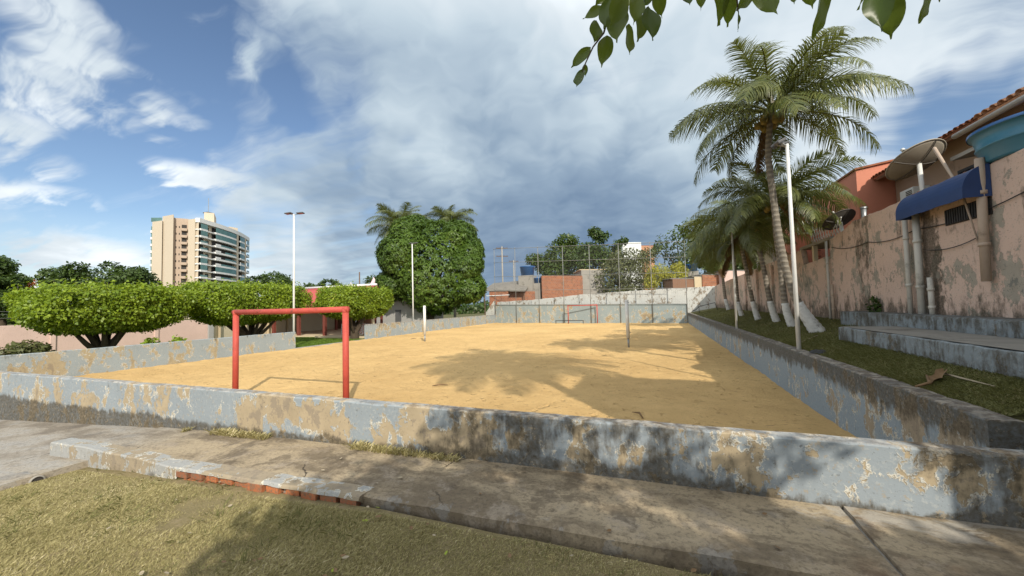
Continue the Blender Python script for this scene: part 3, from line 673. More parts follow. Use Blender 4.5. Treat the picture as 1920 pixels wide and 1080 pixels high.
# ------------------------------------------------------------------ light poles
def pole(label, x, y, zb, zt, heads, r=0.06, mat=None):
    t = thing('light_pole', label, 'light pole', (x, y, zb), 'court light poles')
    MB().tube([(x, y, zb - 0.1), (x, y, zb + (zt - zb) * 0.5), (x, y, zt)], [r, r * 0.9, r * 0.75], 14).build('shaft', M_whitepole, t, True)
    MB().box(x - 0.11, x + 0.11, y - 0.11, y + 0.11, zb - 0.03, zb + 0.02).build('base_plate', M_steel, t)
    HS = 0.10 if r < 0.058 else 0.19
    for (dx, dy, tilt) in heads:
        c = Vector((x + dx, y + dy, zt + 0.06)); u = Vector((dx, dy, 0)).normalized() if (dx or dy) else Vector((1, 0, 0))
        w = (Vector((0, 0, 1)) + u * tilt).normalized(); v = w.cross(u).normalized(); u2 = v.cross(w)
        hd = MB().obox(c, u2 * HS, v * HS * 0.8, w * 0.03).build('floodlight', M_lamp, t, bevel=0.012)
        MB().obox(c - w * 0.035, u2 * HS * 0.8, v * HS * 0.64, w * 0.004).build('lens', M_win, hd)
        MB().tube([(x, y, zt - 0.05), tuple(c - w * 0.02)], 0.02, 8).build('arm', M_steel, t)
pole('tall white light pole beside the clipped trees at the left', -20.0, 16.62, -0.4, 7.45, [(-0.30, -0.1, 0.12), (0.35, 0.15, -0.1)])
pole('white light pole in front of the big round mango tree', -20.0, 28.4, -0.4, 7.35, [(-0.2, 0.1, 0.15), (0.3, 0.1, -0.15)])
pole('white light pole on the terrace in front of the leaning palm', 2.80, 9.95, 0.56, 5.10, [(-0.17, 0.1, 0.6), (0.03, 0.28, 0.7), (-0.14, -0.05, 0.5)], 0.044)
pole('thinner white light pole on the terrace among the farther palms', 2.80, 16.9, 0.56, 5.2, [(-0.2, 0.1, 0.5), (0.1, 0.25, 0.6)], 0.042)

# ------------------------------------------------------------------ pipe cage at the far end
def cage():
    t = thing('ball_stop_cage', 'tall rusty pipe cage with wire net above the far end wall', 'fence', (-8, 42.3, -0.4))
    n = 8; xs = [-19.1, -16.1, -13.0, -9.9, -6.8, -3.65, -0.5, 2.62]
    ztop = lambda x: 8.9 + (7.45 - 8.9) * (x + 19.1) / 21.7
    for x in xs: MB().tube([(x, far_y(x) - 0.06, -0.4), (x, far_y(x) - 0.06, ztop(x) + 0.1)], 0.035, 8).build('post', M_cage, t, True)
    for k in range(5):
        pts = []
        for x in np.linspace(-19.2, 2.7, 14):
            z0 = 1.82 - 0.40 * (x + 19.1) / 21.7 + 0.04; z = z0 + (ztop(x) - z0) * k / 4
            pts.append((x, far_y(x) - 0.10, z + 0.02 * nz(x * 0.5, k)))
        MB().tube(pts, 0.026, 6).build('rail', M_cage, t, True)
    V = []; F = []
    def strip(a, b, w=0.0022):
        i = len(V); d = Vector(b) - Vector(a); s = Vector((0, 0, w)) if abs(d.z) < abs(d.x) else Vector((w, 0, 0))
        V.extend([tuple(Vector(a) - s), tuple(Vector(b) - s), tuple(Vector(b) + s), tuple(Vector(a) + s)]); F.append((i, i + 1, i + 2, i + 3))
    for x in np.arange(-19.0, 2.6, 0.16):
        z0 = 1.85 - 0.40 * (x + 19.1) / 21.7
        strip((x, far_y(x) - 0.03, z0), (x, far_y(x) - 0.03, ztop(x)))
    for k in range(44):
        f = k / 44; pts = [(x, far_y(x) - 0.03, (1.85 - 0.4 * (x + 19.1) / 21.7) * (1 - f) + ztop(x) * f) for x in (-19.1, -8, 2.6)]
        strip(pts[0], pts[1]); strip(pts[1], pts[2])
    o = inst('wire_net', raw_mesh('wire_net', np.array(V), np.array(F), M_wire), t, Matrix.Translation((8, -42.3, 0.4))); tag(o, kind='stuff')
cage()
# hand rail on the terrace by the far corner
t = thing('hand_rail', 'bent dark pipe hand rail at the far end of the terrace', 'railing', (3.6, 36, 0.8))
MB().tube([(2.75, 36, 0.86), (3.0, 36, 0.95), (3.25, 36, 1.22), (4.45, 36, 1.52), (4.65, 36, 0.9)], 0.028, 8).build('rail', M_dark, t, True)
MB().tube([(3.25, 36, 1.22), (3.25, 36, 0.65)], 0.024, 8).build('upright', M_dark, t, True)

# ------------------------------------------------------------------ right side: house, tank, dishes, pipes
def tile_mesh(L=0.44, r0=0.085, r1=0.070, n=6, th=0.014):
    m = MB()
    for (y, r) in ((0, r0), (L, r1)):
        for rr in (r, r - th):
            for k in range(n + 1):
                a = PI * k / n; m.v.append((math.cos(a) * rr, y, math.sin(a) * rr * 0.8))
    N = n + 1
    for k in range(n):
        m.f += [(k, k + 1, 2 * N + k + 1, 2 * N + k), (N + k + 1, N + k, 3 * N + k, 3 * N + k + 1), (k + 1, k, N + k, N + k + 1)]
    return m
TILE = tile_mesh().mesh('tile', M_tile, True); TILEP = tile_mesh().mesh('tile', M_tilelight, True)
def tile_field(parent, o, along, up, cols, rows, pitch=0.19, overlap=0.36, me=None):
    """barrel tiles laid from the eave corner o, columns along, rows up the slope (world vectors)"""
    along, up = Vector(along).normalized(), Vector(up).normalized(); nrm = along.cross(up).normalized()
    if nrm.z < 0: nrm = -nrm
    inv = world_inv(parent)
    for r in range(rows):
        for c in range(cols):
            p = Vector(o) + along * (pitch * (c + 0.5)) + up * (overlap * r) + nrm * (0.012 * r % 0.02 + random.uniform(-0.006, 0.008))
            X, Y, Z = along, up, nrm
            if X.cross(Y).dot(Z) < 0: X = -X
            j = random.uniform(-0.035, 0.035)
            M = Matrix(((X.x, Y.x, Z.x, p.x), (X.y, Y.y, Z.y, p.y), (X.z, Y.z, Z.z, p.z), (0, 0, 0, 1))) @ Matrix.Rotation(j, 4, 'Z')
            inst('tile', me or TILE, parent, inv @ M)

def window(parent, c, u, v, w, n, mat=None, bars=1):
    """window with frame proud of the wall; c centre on the wall plane, u/v half axes, n outward normal"""
    c, u, v, n = Vector(c), Vector(u), Vector(v), Vector(n)
    f = MB()
    un, vn = u.normalized(), v.normalized()
    f.obox(c + v + n * 0.02, u + un * w, vn * w, n * 0.035); f.obox(c - v + n * 0.02, u + un * w, vn * w, n * 0.045)
    f.obox(c + u + n * 0.02, un * w, v - vn * w, n * 0.035); f.obox(c - u + n * 0.02, un * w, v - vn * w, n * 0.035)
    for k in range(bars): f.obox(c + u * ((k + 1) * 2 / (bars + 1) - 1) + n * 0.018, un * w * 0.6, v - vn * w, n * 0.02)
    o = f.build('window', mat or M_whitepole, parent)
    MB().obox(c + n * 0.006, u - un * w * 0.9, v - vn * w * 0.9, n * 0.006).build('pane', M_win, o)
    return o

def pink_house():
    t = thing('salmon_house', 'two-storey salmon house with tiled roof behind the stained pink wall', 'house', (8, 15, 0.6))
    # long side wall under the eave
    MB().box(7.55, 12.5, 9.0, 16.35, 0.4, 5.85).build('side_wall', M_housebeige, t)
    # projecting salmon block whose gable faces the court's near end
    MB().prism([(6.55, 16.4), (12.5, 16.4), (12.5, 20.5), (6.55, 20.5)], 0.4, [6.05, 6.9, 6.9, 6.05]).build('salmon_block', M_housepink, t)
    MB().prism([(6.50, 16.34), (12.5, 16.34), (12.5, 20.5), (6.50, 20.5)], [6.05, 6.9, 6.9, 6.05], [6.11, 6.96, 6.96, 6.11]).build('coping', M_tile, t)
    MB().box(5.75, 11, 20.0, 27, 0.4, 5.5).build('rear_block', M_housepink, t)
    window(t, (6.1, 19.99, 4.72), (0.28, 0, 0), (0, 0, 0.22), 0.03, (0, -1, 0))
    MB().box(6.62, 7.25, 19.9, 20.02, 3.2, 4.9).build('doorway', M_void, t)
    ld = MB()
    for x in (6.36, 6.58): ld.box(x - 0.012, x + 0.012, 19.80, 19.83, 3.3, 5.2)
    for k in range(7): ld.box(6.36, 6.58, 19.80, 19.82, 3.45 + 0.25 * k, 3.475 + 0.25 * k)
    ld.build('ladder', M_rust, t)
    # long roof, eave along the terrace side
    rf = MB().prism([(7.0, 5.0), (12.8, 5.0), (12.8, 16.42), (7.0, 16.42)], [5.64, 7.4, 7.4, 5.64], [5.70, 7.46, 7.46, 5.70]).build('roof', M_tile, t)
    tile_field(rf, (6.96, 9.9, 5.70), (0, 1, 0), (1, 0, 0.303), 35, 3)
    MB().tube([(7.06, 10.5, 5.60), (7.06, 16.3, 5.62)], 0.05, 8).build('eave_board', M_housebrown, t)
    # nearer, lower roof wing with grey gutter
    MB().box(6.75, 12, 2.5, 9.7, 0.4, 5.15).build('front_wing', M_housebrown, t)
    rw = MB().prism([(6.12, 2.2), (12.3, 2.2), (12.3, 10.35), (6.12, 10.35)], [5.14, 7.2, 7.2, 5.14], [5.20, 7.26, 7.26, 5.20]).build('wing_roof', M_tilelight, t)
    tile_field(rw, (6.08, 6.4, 5.205), (0, 1, 0), (1, 0, 0.333), 21, 5, me=TILEP)
    MB().tube([(6.06, 6.0, 5.06), (6.06, 10.9, 5.06)], 0.055, 10).build('gutter', M_gutter, t, True)
    window(t, (7.54, 13.0, 4.55), (0, 0.42, 0), (0, 0, 0.34), 0.035, (-1, 0, 0), M_dark, 2)
    # flat grey canopy over a dark opening
    MB().prism([(6.35, 9.4), (7.5, 9.4), (7.5, 11.6), (6.35, 11.6)], [4.72, 4.86, 4.86, 4.72], [4.80, 4.94, 4.94, 4.80]).build('canopy', M_gutter, t)
    MB().box(7.50, 7.56, 9.5, 11.5, 3.6, 4.7).build('dark_opening', M_void, t)
    ac = MB().box(7.15, 7.55, 14.65, 15.3, 4.5, 4.9).build('air_conditioner', M_sheet, t, bevel=0.015)
    for k in range(6): MB().box(7.142, 7.152, 14.70, 14.98, 4.55 + 0.05 * k, 4.575 + 0.05 * k).build('louvre', M_dark, ac)
    MB().tube([(6.9, 16.38, 3.5), (6.9, 16.38, 4.0)], 0.02, 6).build('vent', M_steel, t)
    return t
pink_house()
# the water-tower block farther along the same plot, beyond the right edge of the view
t = thing('stair_tower', 'plain tall salmon stair tower of the house, right of the view', 'tower', (8, 2, 0.5))
MB().box(6.25, 10, -1.5, 0.85, 0.3, 9.1).build('tower_wall', M_housepink, t); MB().box(6.15, 10.1, -1.6, 0.95, 9.1, 9.25).build('tower_slab', M_conc, t)

# lean-to tiles peeping over the wall behind the awning
t = thing('lean_to_roof', 'row of orange clay tiles just above the blue awning', 'roof', (5.6, 10, 3.9))
dk = MB().prism([(5.42, 8.95), (7.4, 8.95), (7.4, 11.0), (5.42, 11.0)], [3.80, 4.05, 4.05, 3.80], [3.86, 4.11, 4.11, 3.86]).build('deck', M_tile, t)
tile_field(dk, (5.34, 8.95, 3.865), (0, 1, 0), (1, 0, 0.13), 11, 2, me=TILEP)
# blue awning
def awning():
    t = thing('awning', 'dark blue curved awning fixed on the stained pink wall', 'awning', (5, 9.8, 3.6))
    y0, y1 = 8.62, 10.55; m = MB(); n = 9; R = 0.36; H = 0.42
    prof = [(5.195 - R * math.sin(a), 3.42 + H * math.cos(a)) for a in np.linspace(0, PI / 2, n)]
    prof.append((5.195 - R, 3.30))
    ys = np.linspace(y0, y1, 15)
    for y in ys: m.v += [(x, y, z + 0.006 * math.sin(y * 9)) for x, z in prof]
    k = len(prof)
    for i in range(len(ys) - 1):
        for j in range(k - 1): m.f.append((i * k + j, (i + 1) * k + j, (i + 1) * k + j + 1, i * k + j + 1))
    for (i, rev) in ((0, False), (len(ys) - 1, True)):
        c = len(m.v); m.v.append((5.195, ys[i], 3.30)); q = tuple(i * k + j for j in range(k)) + (c,); m.f.append(q[::-1] if rev else q)
    o = m.build('canvas', M_awn, t, False); s = o.modifiers.new('solid', 'SOLIDIFY'); s.thickness = 0.012
    for q in range(17):
        y = 8.68 + q * 0.06
        MB().box(5.15, 5.192, y, y + 0.03, 3.02, 3.28).build('grille_bar', M_dark, t)
    MB().box(5.186, 5.196, 8.64, 9.73, 3.0, 3.3).build('grille_recess', M_void, t)
awning()
# water tank
t = thing('water_tank', 'round turquoise water tank standing on top of the pink wall at the right edge', 'tank', (5.95, 8.35, 3.9))
tc = (6.0, 8.45, 3.85)
MB().lathe([(0, 0), (0.84, 0), (0.87, 0.03), (0.90, 0.22), (0.925, 0.23), (0.935, 0.26), (0.915, 0.27), (0.96, 0.47), (1.0, 0.475), (1.005, 0.515), (0.96, 0.52), (0.95, 0.46), (0.84, 0.05), (0, 0.05)], 48, tc).build('basin', M_tank, t, True)
MB().lathe([(1.012, 0.48), (1.012, 0.525), (0.7, 0.57), (0.2, 0.59), (0, 0.59)], 48, tc).build('lid', M_tank2, t, True)
MB().box(5.42, 6.9, 7.6, 9.3, 3.70, 3.845).build('support_slab', M_conc, t)
# satellite dishes
def dish(label, c, rad, axis, foot, mat):
    t = thing('satellite_dish', label, 'dish', foot, 'satellite dishes'); c = Vector(c); ax = Vector(axis).normalized()
    prof = [(0.0, -0.20 * rad * 1.0)] + [(rad * k / 8, -0.2 * rad + 0.22 * rad * (k / 8) ** 2) for k in range(1, 9)]
    o = MB().lathe(prof, 40, c, ax).build('reflector', mat, t, True); s = o.modifiers.new('solid', 'SOLIDIFY'); s.thickness = 0.012
    q = Vector((0, 0, 1)).rotation_difference(ax)
    MB().tube([c + q @ Vector((math.cos(a) * rad, math.sin(a) * rad, 0.02 * rad)) for a in np.linspace(0, 2 * PI, 41)], 0.014, 6, False).build('rim', M_dishdark if mat is M_dishdark else M_dish, t, True)
    for k in range(4):
        a = k * PI / 2 + 0.4; r = MB()
        r.tube([c + q @ Vector((math.cos(a) * rad * j / 6, math.sin(a) * rad * j / 6, -0.2 * rad + 0.22 * rad * (j / 6) ** 2 - 0.022)) for j in range(7)], 0.012, 5).build('rib', M_dishdark, t)
    for k in range(3):
        a = k * 2 * PI / 3; MB().tube([c + q @ Vector((math.cos(a) * rad * 0.97, math.sin(a) * rad * 0.97, 0.02)), c + ax * rad * 0.75], 0.01, 5).build('feed_arm', M_steel, t)
    MB().tube([c + ax * rad * 0.72, c + ax * rad * 0.82], 0.04, 10).build('feed', M_sheet, t, True)
    MB().tube([foot, c - ax * 0.22 * rad], 0.045, 12).build('mast', M_whitepole, t, True)
dish('large beige satellite dish on a white mast above the blue awning', (5.72, 11.55, 4.82), 0.55, (-0.25, 0.50, 0.83), (5.72, 11.35, 3.7), M_dish)
dish('smaller dark satellite dish near the salmon gable wall', (5.70, 15.6, 4.25), 0.46, (-0.25, 0.5, 0.83), (5.75, 15.4, 3.3), M_dishdark)
# pipes on the wall
def pipe(label, pts, r, mat=M_pvc):
    t = thing('drain_pipe', label, 'pipe', pts[0], 'pipes on the pink wall')
    MB().tube(pts, r, 12).build('tube', mat, t, True)
    a, b = Vector(pts[0]), Vector(pts[-1])
    for f in (0.3, 0.72): MB().tube([a.lerp(b, f) - Vector((0, 0, 0.03)), a.lerp(b, f) + Vector((0, 0, 0.03))], r * 1.25, 12).build('collar', mat, t, True)
pipe('white drain pipe under the left end of the awning', [(5.10, 10.82, 1.2), (5.10, 10.80, 3.62)], 0.045)
pipe('thicker white drain pipe under the awning', [(5.09, 10.42, 1.2), (5.09, 10.40, 3.45)], 0.06)
pipe('short capped white pipe stub beside the thicker drain pipe', [(5.10, 10.12, 1.2), (5.10, 10.12, 2.05)], 0.045)
pipe('beige drain pipe below the turquoise tank', [(5.10, 8.72, 1.9), (5.10, 8.66, 3.95)], 0.06, M_pvcb)
pipe('thin white downpipe at the far end of the near wall', [(5.11, 15.0, 1.0), (5.11, 15.0, 3.5)], 0.035)
pipe('short pipe next to the thin downpipe', [(5.11, 14.75, 1.0), (5.11, 14.75, 2.1)], 0.04, M_pvcb)
t = thing('wooden_pole', 'thin leaning stick propped in front of the turquoise tank', 'pole', (5.1, 9.0, 2.6))
MB().tube([(5.12, 8.75, 2.2), (5.10, 9.1, 3.5), (5.05, 9.62, 4.5)], [0.008, 0.018, 0.03], 8).build('stick', M_pvcb, t, True)
t = thing('steel_cap_pipe', 'short shiny metal vent pipe on top of the pink wall', 'pipe', (5.35, 12.9, 3.7))
MB().tube([(5.3, 13.0, 3.6), (5.3, 13.0, 4.08)], 0.06, 14).build('tube', M_steel, t, True); MB().lathe([(0, 0.03), (0.075, 0.02), (0.075, -0.02)], 14, (5.3, 13.0, 4.1)).build('cap', M_steel, t, True)
def cable(label, pts, r=0.009):
    P = []
    for a, b in zip(pts[:-1], pts[1:]):
        for k in range(8):
            f = k / 8; p = Vector(a).lerp(Vector(b), f); p.z -= 0.10 * 4 * f * (1 - f); P.append(p)
    P.append(Vector(pts[-1]))
    MB().tube(P, r, 6).build('cable', M_cable, None, True, label=label, cat='cable', group='cables on the pink wall')
cable('long sagging black cable across the stained pink wall', [(5.17, 14.8, 3.28), (5.17, 12.6, 3.12), (5.17, 10.6, 3.1), (5.17, 8.0, 3.2), (5.17, 5.0, 3.35)])
cable('short low cable hanging between the pipes on the pink wall', [(5.16, 10.3, 2.62), (5.16, 8.75, 2.72)], 0.008)
# recess with lattice fence where the wall steps down
t = thing('yard_shed', 'dark open shed with beam above the lowered stretch of pink wall', 'shed', (6, 16.4, 2.9))
MB().box(5.45, 6.4, 15.1, 17.6, 2.6, 2.95).build('parapet', M_conc, t)
MB().box(6.35, 6.45, 15.05, 17.6, 2.95, 3.7).build('back_wall', M_void, t)
MB().prism([(5.25, 15.05), (6.5, 15.05), (6.5, 17.9), (5.25, 17.9)], 3.56, 3.66).build('roof_slab', M_conc, t)
MB().box(5.28, 5.40, 16.6, 16.75, 2.9, 3.56).build('pillar', M_cream, t)
t = thing('lattice_fence', 'white diamond lattice fence panel in front of the salmon house', 'fence', (5.6, 17, 3.7))
for k in range(12):
    y = 15.2 + k * 0.22
    for s in (-1, 1): MB().obox((5.6, y + 0.11, 3.96), (0.008, 0, 0), (0, 0.15 * s, 0.29), (0, 0.012 * 0.9, -0.012 * 0.5 * s)).build('slat', M_whitepole, t)
for z in (3.67, 4.26): MB().box(5.585, 5.615, 15.15, 18.0, z - 0.014, z + 0.014).build('rail', M_whitepole, t)
t = thing('grey_shed', 'small grey gabled shed glimpsed between the palm trunks', 'shed', (5.9, 24, 3))
MB().prism([(5.5, 22.6), (8.5, 22.6), (8.5, 26), (5.5, 26)], 2.5, [4.6, 5.0, 5.0, 4.6]).build('wall', M_sheet, t)
MB().prism([(5.3, 22.4), (8.6, 22.4), (8.6, 26.2), (5.3, 26.2)], [4.62, 5.05, 5.05, 4.62], [4.68, 5.11, 5.11, 4.68]).build('roof', M_corr, t)

# ------------------------------------------------------------------ left side: boundary walls, pavilion, houses
t = thing('pink_yard_wall', 'long pale pink yard wall behind the clipped trees at the left', 'wall', (-30, 10, -0.4))
wall_run((-30, -12), (-30, 18.2), 0.2, -0.6, lambda s: 1.55 - 0.010 * s, 0.3, side=1).build('wall_face', M_leftpink, t)
for y in (-3, 1.5, 6.0, 10.5, 15.0): MB().box(-30.02, -29.93, y - 0.10, y + 0.10, -0.5, 1.50).build('pilaster', M_leftpink, t, bevel=0.01)
MB().box(-30.1, -29.88, 18.0, 18.35, -0.5, 1.5).build('end_pillar', M_greyhouse, t, bevel=0.02)
t = thing('wire_fence', 'thin barbed wire fence on top of the pink yard wall', 'fence', (-30, 0, 1.5))
for y in np.arange(-8, 17, 2.5): MB().tube([(-30.1, y, 1.3), (-30.1, y, 2.1)], 0.02, 6).build('picket', M_rust, t)
for z in (1.75, 1.92, 2.08): MB().tube([(-30.1, -10, z + 0.05), (-30.1, 3, z), (-30.1, 17.5, z - 0.1)], 0.006, 4).build('wire', M_wire, t)
t = thing('cream_yard_wall', 'cream yard wall between the pink wall and the pavilion', 'wall', (-31, 22, -0.4))
wall_run((-30.2, 18.4), (-33.5, 31.0), 0.18, -0.6, 1.45, 0.4, side=1).build('wall_face', M_cream, t)
for k in range(6): MB().box(-30.25 - 0.62 * k - 0.05, -30.12 - 0.62 * k, 18.9 + 2.35 * k, 18.96 + 2.35 * k, -0.5, 1.42).build('joint_rib', M_stone, t)

def pavilion():
    t = thing('pavilion', 'open pavilion with red tiled roof and dark red posts beyond the lawn gap', 'pavilion', (-26, 26, -0.4))
    MB().box(-32.5, -17.9 - 3.2, 22.9, 33, -0.6, -0.28).build('floor_slab', M_stone, t, bevel=0.02)
    MB().box(-32.4, -27.5, 32.0, 32.3, -0.4, 2.3).build('back_wall', M_cream, t)
    MB().box(-32.4, -32.1, 27, 32.0, -0.4, 2.3).build('side_wall', M_cream, t)
    def wave(fn, nu, nv, name, parent):
        m = MB()
        for j in range(nv):
            for i in range(nu): m.v.append(fn(i / (nu - 1), j / (nv - 1)))
        for j in range(nv - 1):
            for i in range(nu - 1): m.f.append((j * nu + i, j * nu + i + 1, (j + 1) * nu + i + 1, (j + 1) * nu + i))
        o = m.build(name, M_redroof, parent, True); s = o.modifiers.new('solid', 'SOLIDIFY'); s.thickness = 0.05; return o
    rf = wave(lambda u, v: (-34 + u * (11.4 - 2.4 * v), 22.3 + v * 7.4, 2.02 + v * 1.95 + 0.04 * math.cos(u * 11.5 / 0.22 * 2 * PI)), 360, 6, 'roof', t)
    wave(lambda u, v: (-34 + u * (7 + 2 * v), 33.4 - v * 3.7, 2.5 + v * 1.47 + 0.04 * math.cos(u * 11.5 / 0.22 * 2 * PI)), 360, 4, 'rear_roof', t)
    MB().tube([(-34.1, 29.7, 4.02), (-25.0, 29.7, 4.02)], 0.13, 10).build('ridge_cap', M_towerw, rf, True)
    MB().box(-33.8, -22.6, 22.45, 22.55, 1.80, 1.95).build('eave_beam', M_pavwood, t)
    for x in (-33.0, -30.0, -27.2, -24.45, -21.95): MB().box(x - 0.11, x + 0.11, 22.95, 23.17, -0.45, 1.85).build('post', M_pavwood, t, bevel=0.01)
    for x in (-30, -27.2): MB().box(x - 0.09, x + 0.09, 29.6, 29.8, -0.3, 3.6).build('post', M_pavwood, t)
    # white and red openwork balustrade
    m = MB()
    for k in range(5):
        z = -0.12 + 0.16 * k; m.box(-21.8, -18.95 - 2.25, 23.02, 23.09, z, z + 0.06)
    b1 = thing_dummy = None
    for seg, (xa, xb) in enumerate(((-24.3, -22.1),)):
        for r in range(5): MB().box(xa, xb, 24.6, 24.68, -0.2 + 0.17 * r, -0.10 + 0.17 * r).build('balustrade_rail', M_housepink, t)
        for k in range(14): MB().box(xa + 0.16 * k, xa + 0.16 * k + 0.06, 24.59, 24.69, -0.28, 0.56).build('baluster', M_church, t)
    MB().box(-30.2, -29.2, 31.3, 31.9, -0.3, 0.55).build('sink_block', M_sheet, t)
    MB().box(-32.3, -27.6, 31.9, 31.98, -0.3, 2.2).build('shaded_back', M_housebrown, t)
pavilion()
t = thing('cream_kerb', 'cream stone kerb bordering the pavilion lawn', 'kerb', (-22, 22.3, -0.4))
MB().prism([(-24.7, 22.35), (-23.6, 22.1), (-19.4, 22.2), (-19.4, 22.36), (-23.6, 22.28), (-24.6, 22.5)], -0.5, -0.24).build('kerb_body', M_stone, t, bevel=0.015)
t = thing('brick_balustrade', 'red and white openwork balustrade beside the third clipped tree', 'balustrade', (-19.8, 24.3, -0.4))
for r in range(5): MB().box(-21.9, -19.3, 24.3, 24.38, -0.25 + 0.17 * r, -0.15 + 0.17 * r).build('rail', M_housepink, t)
for k in range(16): MB().box(-21.9 + 0.165 * k, -21.84 + 0.165 * k, 24.29, 24.39, -0.45, 0.56).build('baluster', M_church, t)
t = thing('grey_house', 'plain grey house wall between the third clipped tree and the mango', 'house', (-29, 38, -0.4))
MB().box(-34, -24.5, 36.5, 41, -0.5, 2.75).build('wall', M_greyhouse, t)
MB().prism([(-34.2, 36.2), (-24.3, 36.2), (-24.3, 41.2), (-34.2, 41.2)], 2.75, [2.83, 2.83, 3.3, 3.3]).build('roof', M_corr, t)
MB().box(-28.1, -27.3, 36.46, 36.52, -0.4, 1.55).build('door', M_lamp, t)
for x in (-31.0, -30.3, -29.4): MB().box(x - 0.1, x + 0.1, 35.6, 35.8, -0.4, 2.7).build('porch_post', M_pavwood, t)
# church far behind
t = thing('church', 'small white and pink church roof with cross far behind the clipped tree', 'church', (-48, 62, -0.5))
p = at_depth(700, 540, 78); q = at_depth(658, 545, 78)
MB().box(p.x - 3.6, p.x + 2.0, p.y, p.y + 8, -0.5, p.z).build('nave', M_church, t)
MB().lathe([(1.5, 0), (0.0, 2.3)], 4, (p.x - 0.4, p.y + 0.6, p.z)).build('spire', M_churchp, t)
MB().box(p.x - 4.4, p.x - 1.4, p.y + 0.5, p.y + 6, p.z - 0.6, p.z + 0.4).build('side_roof', M_churchp, t)
MB().lathe([(0.55, -8), (0.55, 0.0), (0.1, 1.0)], 8, (q.x, q.y, q.z - 0.2)).build('belfry', M_church, t)
MB().box(q.x - 0.06, q.x + 0.06, q.y - 0.06, q.y + 0.06, q.z + 0.7, q.z + 1.7).build('cross_upright', M_church, t); MB().box(q.x - 0.3, q.x + 0.3, q.y - 0.05, q.y + 0.05, q.z + 1.25, q.z + 1.37).build('cross_arm', M_church, t)

